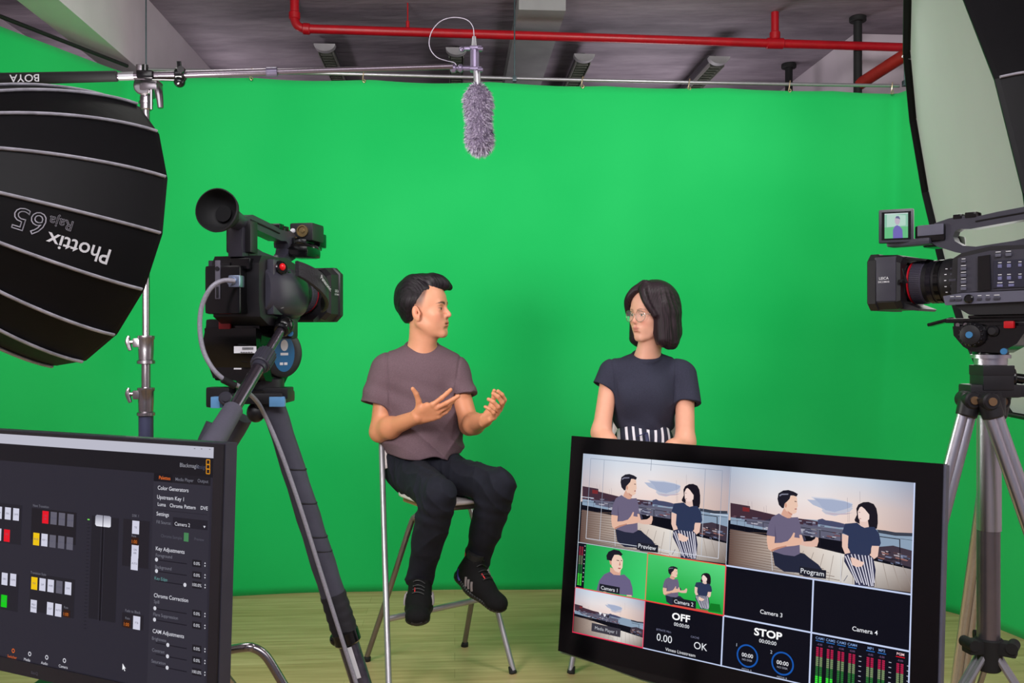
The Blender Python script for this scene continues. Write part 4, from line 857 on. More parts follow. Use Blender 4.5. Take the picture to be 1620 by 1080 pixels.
# picture: content measured in units of 1/16 of the screen width
HI = np.array(HINV)
def px2uv(px, py):
    q = HI @ np.array([px-810, py-540, 1.0]); return q[0]/q[2], q[1]/q[2]
cv = Canvas(tvp(0, 0, .0033), tx_*UT, -tz_*UT, tn_)
cv.rect(0, 0, 16, 9, (8, 9, 20))
def c2(x, y): u, v = px2uv(1140+x/4.765, 720+y/4.765); return u-8, v           # measured in the Program view
def cell(ox, oy, s): return lambda x, y: (lambda q: (ox+min(8, max(0, q[0]))*s, oy+min(4.5, max(0, q[1]))*s))(c2(x, y))
def harbour(ox, oy, s):
    m = cell(ox, oy, s); R_ = lambda x0, y0, x1, y1, cols: cv.rect(ox+x0*s, oy+y0*s, ox+x1*s, oy+y1*s, None, cols)
    top = [(172, 186, 206), (205, 218, 232), (214, 224, 236), (196, 208, 224), (150, 160, 182)]; mid = [(190, 184, 192), (226, 220, 222), (236, 224, 222), (226, 208, 202), (186, 170, 172)]; low = [(206, 182, 174), (228, 202, 190), (236, 206, 196), (232, 200, 184), (190, 164, 158)]
    for i in range(4):
        R_(i*2, 0, i*2+2, 1.2, [top[i], top[i+1], mid[i+1], mid[i]]); R_(i*2, 1.2, i*2+2, 2.45, [mid[i], mid[i+1], low[i+1], low[i]])
    for k, (dx, dy, q) in enumerate(((0, 0, 1), (-30, 22, .8), (60, 40, .7), (20, 10, .6))):
        pts = [(690+dx, 312+dy), (770, 318+dy), (850, 322+dy), (930+dx, 338+dy), (1010, 360+dy), (985, 385+dy), (930, 402+dy), (870, 418+dy), (800, 404+dy), (770, 378+dy), (735+dx, 352+dy)]
        cv.poly(pts, [(206, 208, 220), (176, 184, 206), (192, 194, 208), (164, 174, 200)][k], mp=m)
    cv.poly([(780, 430), (900, 440), (1010, 432), (960, 446), (850, 450)], (190, 176, 190), mp=m)
    cv.poly([(78, 440), (330, 462), (600, 480), (760, 490), (900, 512), (1200, 560), (1350, 590), (1466, 605), (1466, 720), (1200, 690), (900, 640), (600, 600), (300, 560), (78, 520)], (138, 158, 180), mp=m)   # water
    cv.poly([(78, 362), (226, 386), (228, 408), (300, 425), (420, 452), (600, 478), (700, 492), (740, 500), (740, 545), (600, 530), (400, 505), (78, 470)], (66, 44, 56), mp=m)
    cv.poly([(170, 392), (222, 400), (222, 430), (170, 424)], (120, 40, 44), mp=m)
    rn = random.Random(5)
    for i in range(60):
        x = rn.uniform(90, 950); y0 = 452+(x-78)*.085+rn.uniform(-6, 34); w_ = rn.uniform(12, 46)
        cv.poly([(x, y0), (x+w_, y0+3), (x+w_*.9, y0+11), (x+2, y0+9)], rn.choice([(86, 84, 110), (52, 46, 66), (150, 150, 170), (100, 72, 84), (40, 38, 54), (118, 118, 140)]), mp=m)
    cv.poly([(740, 486), (775, 478), (800, 490), (850, 496), (900, 506), (960, 522), (1000, 545), (900, 545), (740, 520)], (70, 74, 104), mp=m)
    cv.poly([(1190, 560), (1250, 566), (1330, 580), (1460, 585), (1462, 610), (1330, 606), (1200, 584)], (56, 62, 76), mp=m)
    cv.poly([(200, 480), (600, 520), (930, 560), (930, 650), (600, 600), (200, 520)], (96, 96, 116), mp=m)
    for i in range(46):
        x = rn.uniform(180, 940); y0 = 500+(x-180)*.12+rn.uniform(-10, 50); w_ = rn.uniform(10, 70)
        cv.poly([(x, y0), (x+w_, y0+w_*.14), (x+w_*.8, y0+w_*.14+7), (x+4, y0+9)], rn.choice([(180, 178, 190), (44, 42, 58), (120, 76, 80), (60, 60, 84), (150, 156, 176)]), mp=m)
    dk = lambda a: [(118, 92, 80), (206, 196, 188), (222, 214, 206), (120, 100, 92)]
    cv.poly([(75, 556), (350, 606), (600, 665), (60, 830)], None, [(96, 76, 72), (150, 122, 104), (212, 196, 184), (92, 66, 58)], mp=m)
    cv.poly([(600, 665), (920, 742), (900, 960), (60, 830)], None, [(212, 196, 184), (226, 220, 214), (206, 200, 194), (92, 66, 58)], mp=m)
    cv.poly([(920, 742), (1180, 800), (1458, 862), (1450, 1034), (900, 960)], None, [(226, 220, 214), (214, 206, 200), (150, 140, 138), (108, 92, 84), (206, 200, 194)], mp=m)
    for i in range(15): y = 575+i*17; cv.line((70, y+i*1.0), (420+i*40, y+40+i*12-20), 2.2*s/100, (110, 88, 76), mp=m)
    for i in range(14): x = 480+i*75; cv.line((x, 700+i*11), (x-120+i*16, 920+i*8), 2.2*s/100, (150, 138, 130), mp=m)
    cv.poly([(1200, 690), (1310, 680), (1460, 720), (1460, 850), (1170, 770)], (62, 52, 64), mp=m)
    for i in range(26):
        x = rn.uniform(1185, 1400); y0 = 700+(x-1185)*.2+rn.uniform(0, 90); w_ = rn.uniform(20, 80)
        cv.poly([(x, y0), (x+w_, y0+w_*.2), (x+w_*.8, y0+w_*.2+8), (x+4, y0+10)], rn.choice([(140, 96, 90), (36, 32, 44), (110, 120, 150), (170, 160, 168), (80, 60, 64)]), mp=m)
    for a_, b_, w_ in (((75, 492), (350, 512), 3), ((350, 512), (620, 545), 4), ((620, 545), (920, 592), 5), ((1210, 612), (1362, 632), 7), ((75, 558), (350, 606), 5), ((600, 655), (920, 738), 7), ((350, 606), (600, 655), 6), ((1180, 775), (1455, 850), 8), ((1366, 628), (1458, 640), 3)):
        cv.line(a_, b_, w_*s/210, (26, 24, 34), mp=m)
    for x, y0, y1, w_ in ((128, 492, 558, 3), (185, 497, 570, 3), (250, 504, 582, 3), (325, 510, 600, 4), (755, 565, 692, 6), (915, 590, 738, 6), (1362, 630, 822, 8), (600, 545, 655, 5)):
        cv.line((x, y0), (x, y1), w_*s/210, (26, 24, 34), mp=m)
    for x, y0, y1 in ((968, 318, 505), (1065, 270, 400), (212, 348, 400), (240, 350, 420), (350, 380, 440), (332, 390, 440), (980, 420, 505)): cv.line((x, y0), (x+2, y1), 1.6*s/210, (120, 110, 124), mp=m)
MANP = [((60, 58, 78), [(600, 600), (616, 598), (640, 612), (650, 640), (640, 650), (612, 640)]),
        ((222, 182, 166), [(598, 600), (618, 602), (632, 652), (690, 648), (716, 632), (722, 618), (742, 622), (744, 650), (732, 688), (700, 692), (650, 688), (606, 676)]),
        ((34, 38, 58), [(392, 728), (470, 742), (600, 738), (634, 742), (664, 768), (740, 824), (768, 862), (766, 928), (630, 912), (590, 886), (480, 878), (410, 830)]),
        ((214, 164, 144), [(484, 400), (545, 430), (538, 478), (500, 474), (462, 448)]),
        ((106, 98, 124), [(446, 440), (480, 462), (516, 478), (545, 470), (590, 468), (606, 520), (616, 592), (598, 604), (602, 742), (560, 762), (480, 752), (402, 728), (414, 620), (350, 600), (368, 520), (392, 468)]),
        ((86, 78, 104), [(414, 520), (424, 620), (414, 700), (408, 700), (412, 618)]),
        ((232, 196, 176), [(508, 320), (560, 300), (584, 318), (586, 345), (590, 384), (582, 400), (580, 432), (560, 444), (535, 440), (500, 420), (486, 394), (490, 362)]),
        ((196, 140, 122), [(512, 420), (535, 436), (548, 442), (546, 456), (520, 440)]),
        ((28, 26, 38), [(470, 400), (446, 374), (436, 330), (444, 288), (480, 266), (520, 262), (560, 274), (592, 292), (582, 312), (556, 304), (536, 304), (528, 330), (506, 352), (490, 366), (484, 400)]),
        ((130, 130, 150), [(450, 300), (470, 290), (520, 290), (518, 298), (470, 300), (452, 312)]),
        ((206, 150, 130), [(490, 366), (502, 360), (508, 380), (502, 398), (492, 392)]),
        ((50, 36, 44), [(566, 345), (582, 348), (582, 353), (566, 351)]), ((160, 90, 86), [(566, 404), (582, 402), (582, 410), (566, 410)]),
        ((226, 180, 158), [(354, 606), (414, 616), (410, 664), (460, 662), (510, 648), (536, 620), (556, 584), (566, 588), (560, 620), (612, 628), (622, 642), (606, 676), (560, 684), (500, 690), (440, 708), (388, 728), (362, 708), (352, 650)]),
        ((186, 132, 114), [(388, 728), (440, 708), (500, 690), (500, 682), (430, 696), (384, 716)])]
WOMP = [((24, 20, 30), [(1026, 500), (1020, 486), (1040, 448), (1036, 400), (1052, 370), (1090, 352), (1130, 350), (1170, 366), (1190, 400), (1198, 450), (1198, 510), (1190, 552), (1150, 560), (1110, 530), (1060, 518)]),
        ((226, 196, 186), [(1058, 490), (1122, 490), (1130, 545), (1090, 552), (1060, 530)]),
        ((238, 214, 206), [(1046, 424), (1062, 392), (1078, 384), (1100, 402), (1136, 442), (1132, 482), (1104, 502), (1070, 500), (1050, 474)]),
        ((24, 20, 30), [(1058, 388), (1080, 372), (1110, 380), (1146, 420), (1146, 500), (1134, 500), (1134, 446), (1100, 404), (1078, 386)]),
        ((120, 90, 100), [(1052, 426), (1066, 428), (1066, 432), (1052, 430)]), ((150, 80, 86), [(1056, 474), (1072, 476), (1070, 480), (1056, 478)]),
        ((228, 192, 178), [(924, 592), (974, 606), (966, 696), (1010, 770), (1062, 800), (1050, 836), (1000, 822), (944, 746), (922, 690)]),
        ((228, 192, 178), [(1146, 676), (1204, 684), (1192, 762), (1104, 822), (1030, 842), (986, 842), (1000, 818), (1080, 790), (1140, 740)]),
        ((46, 48, 74), [(940, 745), (985, 735), (1130, 752), (1158, 776), (1174, 866), (1160, 992), (1012, 976), (1012, 934), (936, 800)]),
        ((44, 54, 84), [(948, 516), (1040, 508), (1070, 534), (1096, 546), (1130, 540), (1170, 540), (1206, 590), (1218, 662), (1208, 684), (1150, 682), (1144, 700), (1130, 756), (1060, 752), (984, 736), (966, 680), (972, 608), (924, 584)])]
STR = [((945, 760), (1030, 960)), ((962, 752), (1050, 975)), ((990, 745), (1066, 960)), ((1016, 745), (1085, 975)), ((1044, 748), (1104, 975)), ((1072, 750), (1120, 985)), ((1096, 755), (1140, 985)), ((1122, 756), (1152, 985)), ((1142, 770), (1160, 960))]
def people(mp, lw, man=True, wom=True):
    if man:
        for c_, p in MANP: cv.poly(p, c_, mp=mp)
    if wom:
        for i, (c_, p) in enumerate(WOMP):
            cv.poly(p, c_, mp=mp)
            if i == 8:
                for a_, b_ in STR: cv.line(a_, b_, lw, (214, 212, 226), mp=mp)
        cv.poly([(984, 770), (1010, 772), (1064, 800), (1090, 806), (1070, 838), (1030, 842), (996, 826)], (232, 198, 184), mp=mp)
for ox in (8, 0):
    harbour(ox, 0, 1.0); m = cell(ox, 0, 1.0)
    cv.line((384, 730), (392, 870), .03, (190, 190, 196), mp=m); cv.line((912, 745), (908, 950), .03, (200, 200, 206), mp=m); cv.line((930, 950), (960, 905), .03, (120, 120, 130), mp=m)
    people(m, .045)
    a_, b_ = m(598, 838), m(822, 918); cv.rect(a_[0], a_[1]-.0, a_[0]+1.15, a_[1]+.36, (26, 28, 40)); cv.text('Program' if ox else 'Preview', a_[0]+.56, a_[1]+.27, .30, (225, 228, 235), bold=.004)
def safe(col):
    for x0, y0, x1, y1 in ((.45, .22, 7.6, 4.25), (1.25, .22, 6.75, 4.25)):
        cv.frame(x0, y0, x1, y1, .022, col)
safe((140, 150, 170)); LBL = c2(598, 838); cv.line((0, 2.2), (.75, 2.2), .03, (214, 224, 240)); cv.line((7.1, 2.25), (8, 2.25), .03, (214, 224, 240)); cv.line((3.9, 0), (3.9, .55), .022, (120, 130, 150))
cv.line((.45, 4.25), (7.6, 4.25), .026, (214, 218, 230)); cv.line((.45, 2.2), (.45, 4.25), .026, (214, 218, 230)); cv.line((7.6, 2.3), (7.6, 4.25), .026, (214, 218, 230)); cv.line((6.75, 2.2), (6.75, 4.25), .022, (190, 196, 210)); cv.line((1.25, 2.4), (1.25, 4.25), .022, (190, 196, 210))
cv.rect(LBL[0], LBL[1], LBL[0]+1.15, LBL[1]+.36, (26, 28, 40)); cv.text('Preview', LBL[0]+.56, LBL[1]+.27, .30, (225, 228, 235), bold=.004)
# second row: two camera views on green
cv.rect(0, 4.5, 4, 6.75, None, [(24, 150, 70), (60, 200, 110), (50, 205, 105), (20, 160, 70)])
cv.rect(4, 4.5, 8, 6.75, None, [(70, 200, 110), (90, 215, 130), (10, 160, 50), (16, 170, 60)])
def c3(x, y): return px2uv(880+x/5.4, 850+y/5.4)
def clampc(x0, x1, y0, y1): return lambda x, y: (lambda q: (min(x1, max(x0, q[0])), min(y1, max(y0, q[1]))))(c3(x, y))
m1 = clampc(0, 4, 4.5, 6.72)
for c_, p in [((216, 166, 146), [(470, 260), (560, 290), (556, 330), (500, 335), (470, 310)]), ((104, 96, 130), [(356, 455), (378, 370), (420, 318), (468, 296), (500, 322), (550, 326), (590, 318), (640, 366), (660, 430), (664, 500), (604, 492), (520, 482)]),
              ((236, 202, 184), [(480, 205), (500, 150), (560, 158), (578, 200), (574, 262), (546, 305), (512, 292), (482, 248)]), ((206, 152, 132), [(462, 198), (480, 200), (484, 236), (470, 236)]),
              ((24, 22, 34), [(442, 196), (438, 160), (455, 128), (500, 108), (548, 118), (576, 150), (560, 164), (540, 152), (505, 154), (488, 186), (482, 206), (462, 200)]),
              ((44, 30, 36), [(524, 196), (546, 200), (546, 206), (524, 202)]), ((44, 30, 36), [(560, 198), (572, 200), (572, 206), (560, 204)]), ((170, 96, 90), [(536, 262), (562, 264), (556, 274), (540, 272)]), ((196, 140, 122), [(552, 205), (560, 240), (550, 246), (544, 240)]),
              ((228, 190, 172), [(415, 465), (425, 445), (436, 448), (440, 478)]), ((228, 190, 172), [(612, 490), (652, 492), (654, 505), (612, 500)])]: cv.poly(p, c_, mp=m1)
a_ = c3(383, 396); cv.rect(a_[0], a_[1], a_[0]+1.15, a_[1]+.34, (24, 26, 36)); cv.text('Camera 1', a_[0]+.56, a_[1]+.26, .25, (225, 228, 235), bold=.004)
m2 = clampc(4, 8, 4.5, 6.72)
people(lambda x, y: m2((x-510)*.526+1000, (y-265)*.526+250), .022, wom=False); people(lambda x, y: m2((x-1120)*.50+1285, (y-350)*.48+305), .022, man=False)
cv.poly([(1320, 560), (1400, 570), (1410, 640), (1300, 625)], (8, 120, 34), mp=m2); cv.poly([(1000, 568), (1300, 622), (1300, 632), (1000, 590)], (190, 60, 70), mp=m2)
a_ = c3(1000, 508); cv.rect(a_[0], a_[1], a_[0]+1.2, a_[1]+.34, (24, 26, 36)); cv.text('Camera 2', a_[0]+.58, a_[1]+.26, .25, (225, 228, 235), bold=.004)
cv.rect(0, 4.5, .5, 6.75, (12, 16, 26))
for i, x in enumerate((.10, .24)):
    for k in range(26):
        y = 6.62-k*.075; c_ = (60, 230, 60) if k < 8 else (30, 110, 50) if k < 14 else (110, 120, 90) if k < 20 else (150, 40, 60); cv.rect(x, y-.05, x+.10, y, c_)
for k in range(9): cv.rect(.40, 4.62+k*.22, .46, 4.66+k*.22, (190, 195, 200))
harbour(0, 6.75, .5)
cv.rect(1.1, 8.32, 2.75, 8.72, (58, 56, 66)); cv.text('Media Player 1', 1.92, 8.60, .22, (190, 192, 200))
for k, (a_, c_) in enumerate((((1.55, 7.78), (235, 235, 240)), ((1.8, 7.82), (235, 235, 240)), ((2.0, 7.86), (40, 40, 52)))): cv.poly([(a_[0]-.1, a_[1]-.06), (a_[0]+.1, a_[1]-.04), (a_[0], a_[1]+.1)], c_)
# status cells
cv.text('OFF', 5.9, 7.36, .44, (250, 250, 252), bold=.03, ax=1.2); cv.text('00:00:00', 5.95, 7.64, .23, (214, 216, 222), bold=.01)
cv.text('BITRATE Mb/s', 5.05, 8.02, .13, (120, 122, 150)); cv.text('0.00', 5.10, 8.48, .48, (230, 232, 238)); cv.text('CACHE', 6.65, 8.02, .13, (120, 122, 150)); cv.text('OK', 6.95, 8.48, .46, (230, 232, 238)); cv.text('Vimeo Livestream', 5.95, 8.86, .21, (225, 226, 232), bold=.004)
cv.text('Camera 3', 10.2, 6.35, .26, (235, 236, 242), bold=.004); cv.text('Camera 4', 14.2, 6.35, .26, (235, 236, 242), bold=.004)
cv.text('STOP', 10.1, 7.32, .44, (250, 250, 252), bold=.03, ax=1.2); cv.text('00:00:00', 10.1, 7.60, .23, (214, 216, 222), bold=.01)
for i, x in enumerate((9.2, 10.8)):
    cv.ring(x, 8.30, .50, .07, (20, 84, 170)); cv.text('00:00', x, 8.36, .24, (235, 236, 242), bold=.006); cv.text('NO DISK', x, 8.52, .12, (170, 172, 186)); cv.text('1' if i == 0 else '2', x-.52, 7.98, .20, (190, 200, 220)); cv.text('MEDIA A' if i == 0 else 'MEDIA B', x, 8.94, .12, (160, 162, 176))
for i, x in enumerate((12.2, 12.65, 13.1, 13.55, 14.28, 14.73, 15.45)):
    on = i < 2; cv.rect(x, 7.03, x+.34, 7.06, (40, 110, 190) if i < 6 else (230, 20, 40)); cv.text(['CAM1', 'CAM2', 'CAM3', 'CAM4', 'MP1', 'MP2', 'PGM'][i], x+.17, 6.98, .15, (120, 150, 200) if i < 6 else (240, 200, 205), bold=.01); cv.text('-0.00', x+.17, 7.22, .11, (120, 90, 130))
    for k in range(20):
        c_ = (170, 30, 70) if k < 5 else (120, 140, 100) if k < 10 else (40, 110, 50) if k < 15 else (60, 230, 60) if on else (34, 96, 44)
        for s_ in (0, .16): cv.rect(x+.03+s_, 7.30+k*.080, x+.14+s_, 7.365+k*.080, c_)
for xx in (14.0, 15.18, 15.88):
    for k in range(7): cv.rect(xx, 7.32+k*.20, xx+.10, 7.345+k*.20, (190, 195, 210))
gl = (196, 208, 240)
for a_, b_, w_, c_ in (((8, 0), (8, 4.5), .03, (170, 180, 200)), ((8, 4.5), (16, 4.5), .07, gl), ((8, 6.75), (16, 6.75), .07, gl), ((12, 4.5), (12, 9), .07, gl), ((8, 6.75), (8, 9), .07, gl), ((15.97, 0), (15.97, 9), .06, gl), ((4, 8.97), (16, 8.97), .05, gl), ((0, 4.5), (8, 4.5), .04, (180, 190, 200)), ((4, 4.5), (8, 4.5), .05, (230, 90, 70)), ((4, 4.5), (4, 6.75), .05, (224, 120, 90)), ((8, 4.5), (8, 6.75), .06, (224, 80, 90)), ((4, 6.75), (8, 6.75), .06, (230, 60, 60)), ((0, 6.75), (4, 6.75), .045, (230, 60, 80)), ((4, 6.75), (4, 9), .045, (235, 80, 110)), ((0, 8.97), (4, 8.97), .05, (230, 40, 80)), ((.02, 6.75), (.02, 9), .03, (200, 60, 80)), ((.02, 0), (.02, 6.75), .03, (190, 204, 220))):
    cv.line(a_, b_, w_, c_)
cv.build("screen_picture", t, estr=1.0, step=.0000022)

# ---------------------------------------------------------------- left monitor with switcher software
TRc = P(356, 701, 1.137); ax = (P(0, 680, 1.314)-TRc).normalized(); BRc = P(343, 1139, 1.124); dn_ = (BRc-TRc); Hm = dn_.length; dn_.normalize(); ax = (ax-dn_*ax.dot(dn_)).normalized()
nm_ = ax.cross(dn_).normalized()
if nm_.y > 0: nm_ = -nm_
Wm = .560
t = thing('computer_monitor', 'black computer monitor showing dark video switcher controls at lower left', 'monitor', (TRc.x-.25, 1.25, 0))
def mp_(px, py):  # image position on the screen plane -> metres right-to-left, down
    r = Vector(((px-810)/FPX, 1, (540-py)/FPX)); q = r*((TRc-Vector((0, 0, CAMZ))).dot(nm_)/r.dot(nm_)); q = q+Vector((0, 0, CAMZ))-TRc
    return q.dot(ax), q.dot(dn_)
sx, sy = mp_(340, 706); sxb, syb = mp_(332, 1079); bz = mp_(0, 1043)[1]
SR = sx; ST = mp_(180, 697.0)[1]; SB = mp_(40, 1046)[1]; SL = Wm-SR
b = MB(); b.prism([(0, 0), (Wm, 0), (Wm, Hm), (0, Hm)], TRc-nm_*.012, ax, dn_, .020, .003); b.prism([(.05, .05), (Wm-.05, .05), (Wm-.05, Hm-.05), (.05, Hm-.05)], TRc-nm_*.035, ax, dn_, .03, .01)
obj('housing', b, M_DARK, t)
b = MB(); b.prism([(0.0015, 0.0015), (Wm-.0015, 0.0015), (Wm-.0015, Hm-.0015), (.0015, Hm-.0015)], TRc, ax, dn_, .004, 0, inner=[(SR, ST), (SL, ST), (SL, SB), (SR, SB)]); bz_ = obj('bezel', b, mat('satin_black_bezel', (30, 28, 34), .32, var=.08), t)
b = MB(); q = mp_(57, 1066); text_on(b, 'BenQ', .006, TRc+ax*q[0]+dn_*q[1]+nm_*.002, -ax, -dn_, 'CENTER', .0, .0003); obj('lettering', b, M_GREY, bz_, smooth=0)
b = MB(); q = TRc+ax*Wm/2+dn_*Hm*.8-nm_*.06; b.box(q, (.08, .03, .12), bev=.006); b.cyl((q.x, q.y+.02, .02), (q.x, q.y+.02, q.z), .02); b.box((q.x, q.y+.02, .01), (.3, .24, .02), bev=.008); obj('pedestal', b, M_BLACK, t)
cv = Canvas(TRc-nm_*.0008, ax, dn_, nm_)
tw = lambda x0, y0, x1, y1: None
cv.rect(SR, ST, SL, SB, (42, 40, 50))
yA = mp_(0, 701)[1]; yB = mp_(0, 728)[1]
cv.rect(SR, ST, SL, yA, (186, 186, 200)); cv.rect(SR, yA, SL, yB, (26, 24, 29))
yC = mp_(0, 1040)[1]; cv.rect(SR, yC, SL, SB, (30, 54, 92))
def prect(x0, y0, x1, y1, c_, cols=None):
    a_ = mp_(x0, y0); b_ = mp_(x1, y1); cv.rect(a_[0], a_[1], b_[0], b_[1], c_, cols)
def btn(px, py, c_, lab=None, w_=.0125, h_=.0172, tc=(80, 80, 100)):
    u, v = mp_(px, py); cv.rect(u-w_/2, v-h_/2, u+w_/2, v+h_/2, c_)
    if lab:
        for i, s_ in enumerate(lab.split('|')): cv.text(s_, u, v+.0012+(i-(len(lab.split('|'))-1)/2)*.0042, .0036, tc, ax=-1)
def ptx(s_, px, py, size, c_, al='LEFT', bold=0): u, v = mp_(px, py); cv.text(s_, u, v+size*.35, size, c_, al, bold, ax=-1)
# side panel
pr = mp_(243, 745)[0]; pt = mp_(300, 752)[1]; cv.rect(SR+.006, pt, pr, yC-.004, (48, 46, 56)); cv.rect(SR+.006, pt, pr, pt+.011, (30, 28, 34)); a_ = mp_(272, 755); cv.rect(a_[0]-.0, pt, pr, pt+.011, (22, 20, 26))
ptx('Blackmagic', 284, 735, .0074, (150, 150, 160)); ptx('design', 309.5, 737.5, .0074, (66, 70, 90))
for k in range(3):
    u, v = mp_(328.5, 731+k*7.2); cv.frame(u-.0028, v-.0030, u+.0028, v+.0030, .0013, (200, 132, 20))
W_ = (214, 214, 224); G_ = (112, 112, 124)
for s_, x, y, z, c_ in (('Palettes', 251, 755, .0064, (230, 110, 40)), ('Media Player', 277, 757.5, .0060, G_), ('Output', 312, 760, .0060, G_), ('Color Generators', 249, 771, .0072, W_), ('Upstream Key 1', 248, 785.5, .0072, W_), ('Luma', 249, 797, .0066, W_), ('Chroma', 268, 799, .0066, W_), ('Pattern', 291, 801, .0066, W_), ('DVE', 317, 803, .0066, W_), ('Settings', 247, 812, .0070, W_), ('Fill Source:', 247, 825, .0058, G_), ('Camera 2', 276, 828, .0066, W_),
        ('Chroma Sample', 254, 847, .0056, (78, 78, 90)), ('Preview', 307, 852, .0050, (78, 78, 90)), ('Key Adjustments', 246, 867, .0072, W_), ('Foreground', 246, 877.5, .0060, G_), ('Background', 245, 896, .0060, G_), ('Key Edge', 244, 914, .0060, (90, 140, 140)), ('Chroma Correction', 243, 941, .0072, W_), ('Spill', 243, 951, .0060, G_), ('Flare Suppression', 242, 971, .0060, G_), ('CAM Adjustments', 241, 997.5, .0072, W_), ('Brightness', 240, 1009, .0060, G_), ('Contrast', 240, 1027.5, .0060, G_), ('Saturation', 239, 1045, .0060, G_)):
    if y < 1062: ptx(s_, x, y, z, c_, bold=.004)
u, v = mp_(294, 849.5); cv.rect(u-.004, v-.0055, u+.004, v+.0055, (70, 130, 84))
u, v = mp_(295, 803); cv.rect(SR+.010, v+.006, pr-.004, v+.0066, (34, 32, 40))
for y, kx, val in ((885, 247, '0.0%'), (903, 247, '0.0%'), (925, 292, '100.0%'), (962, 244.5, '0.0%'), (980, 244, '0.0%'), (1020, 265, '0.0%'), (1038, 264.5, '0.0%'), (1056, 264, '100.0%')):
    u0, v0 = mp_(kx if kx < 260 else 246, y-((kx-246)*.16 if kx > 250 else 0)); uk, _ = mp_(kx, y)
    if kx > 250: v0 = mp_(kx, y)[1]
    cv.rect(u0, v0-.0004, mp_(295, y)[0], v0+.0008, (26, 24, 32)); cv.ring(uk, v0, .0026, .0026, (206, 206, 216), 12)
    ur = mp_(311, y)[0]; cv.rect(ur-.0075, v0-.0045-.002, ur+.0075, v0+.0045-.002, (30, 28, 34)); cv.text(val, ur, v0, .0056, W_, ax=-1); ue = mp_(324, y)[0]; cv.poly([(ue-.0012, v0-.003), (ue+.0012, v0-.003), (ue, v0-.005)], W_); cv.poly([(ue-.0012, v0-.001), (ue+.0012, v0-.001), (ue, v0+.001)], W_)
u, v = mp_(318, 830); cv.rect(mp_(328, 833)[0], v-.006, mp_(273, 826)[0], v+.006, None, [(34, 32, 40)]*4); ptx('Camera 2', 276, 828, .0066, W_); u, v = mp_(323, 833); cv.poly([(u-.002, v-.001), (u+.002, v-.001), (u, v+.0018)], W_)
# button groups
prect(50, 803, 119, 862, (30, 27, 33)); prect(-30, 792, 32, 862, (34, 32, 40)); prect(48, 906, 116, 978, (34, 32, 39)); prect(-30, 900, 27, 968, (34, 32, 40))
prect(195, 820, 234, 900, (34, 31, 38)); prect(193, 968, 226, 997, (34, 31, 38)); prect(145, 815, 182, 985, (33, 31, 38))
ptx('Next Transition', 52, 799, .0050, G_); ptx('Transition Style', 48, 905, .0050, G_); ptx('DSK 1', 209, 815, .0048, G_); ptx('Rate', 208, 847, .0046, G_); ptx('Fade to Black', 198, 965, .0050, G_); ptx('Rate', 198, 977, .0046, G_); ptx('Rate', 101, 960, .0046, G_)
Wb = (206, 206, 224); Gb = (96, 94, 108); Rb = (226, 16, 36); Yb = (236, 194, 12)
for x, y, c_, s_ in ((12, 812, Wb, 'SSRC'), (25, 813.5, Wb, 'CAM3'), (-2, 810.5, Wb, 'CAM'), (10.5, 847, Rb, 'COL|1'), (-3, 845, Wb, 'BARS'), (71.5, 818, Rb, 'ON|AIR'), (84.5, 819.5, Gb, 'ON AIR'), (97.5, 821, Gb, 'ON AIR'), (111, 823, Gb, 'ON AIR'), (57, 852.5, Yb, 'BKGD'), (70, 854, Wb, 'KEY 1'), (83, 856, Gb, 'KEY 2'), (96.5, 857.5, Gb, 'KEY 3'), (110, 859.5, Gb, 'KEY 4'),
                    (7, 915.5, Wb, 'SSRC'), (20.5, 917, Wb, 'CAM3'), (-7, 913.5, Wb, 'CAM'), (6, 950.5, (14, 200, 20), 'COL 1'), (54, 922.5, Yb, 'MIX'), (67, 924.5, Wb, 'DIP'), (80, 926.5, Wb, 'WIPE'), (93.5, 928.5, Gb, 'STING'), (107.5, 930.5, Wb, 'DVE'), (53, 958.5, Wb, 'PREV|TRANS'), (79, 962.5, Wb, 'CUT'), (92, 965, Wb, 'AUTO'),
                    (214.5, 834, Wb, 'TIE'), (213.5, 872, Wb, 'ON|AIR'), (212.5, 891, Wb, 'AUTO'), (216, 985, Wb, 'FTB')):
    btn(x, y, c_, s_)
for x, y in ((213.5, 856), (105.5, 970.5), (201, 986.5)): btn(x, y, (50, 26, 14), None, .0125, .010); ptx('1:00', x-5, y, .0062, (210, 110, 30))
# transition fader
u, v = mp_(163, 824); ub, vb = mp_(159, 982)
cv.rect(u-.0010, v, u+.0010, vb, (14, 12, 18)); cv.rect(u-.0030, v, u-.0024, vb, (56, 54, 64)); cv.rect(u+.0024, v, u+.0030, vb, (56, 54, 64))
cv.poly([(u-.0145, v-.0062), (u-.012, v-.0075), (u+.012, v-.0075), (u+.0145, v-.0055), (u+.0145, v+.0055), (u+.012, v+.0075), (u-.012, v+.0075), (u-.0145, v+.0062)], None, [(150, 150, 165)]*2+[(150, 150, 165)]*2+[(226, 226, 236)]*2+[(226, 226, 236)]*2); cv.rect(u-.0007, v-.0075, u+.0007, v+.0075, (60, 58, 70))
u, v = mp_(140, 821.5); cv.rect(u-.002, v-.0008, u+.002, v+.0008, (120, 220, 90))
for k in range(30): cv.rect(u-.0025, v+.006+k*.0048, u+.0025, v+.0066+k*.0048, (26, 24, 30))
for x, y, s_, c_ in ((21, 1035, 'Switcher', (220, 100, 30)), (47, 1040, 'Media', W_), (74, 1045.5, 'Audio', W_), (102, 1050.5, 'Camera', W_)):
    ptx(s_, x-9, y+2, .0055, c_); u, v = mp_(x, y-6); cv.ring(u, v, .0032, .0012, c_, 8)
    if x == 21: pass
u, v = mp_(194, 1049); cv.poly([(u, v), (u, v+.0085), (u-.002, v+.0066), (u-.004, v+.0095), (u-.0052, v+.0088), (u-.0034, v+.006), (u-.006, v+.006)], (240, 240, 245))
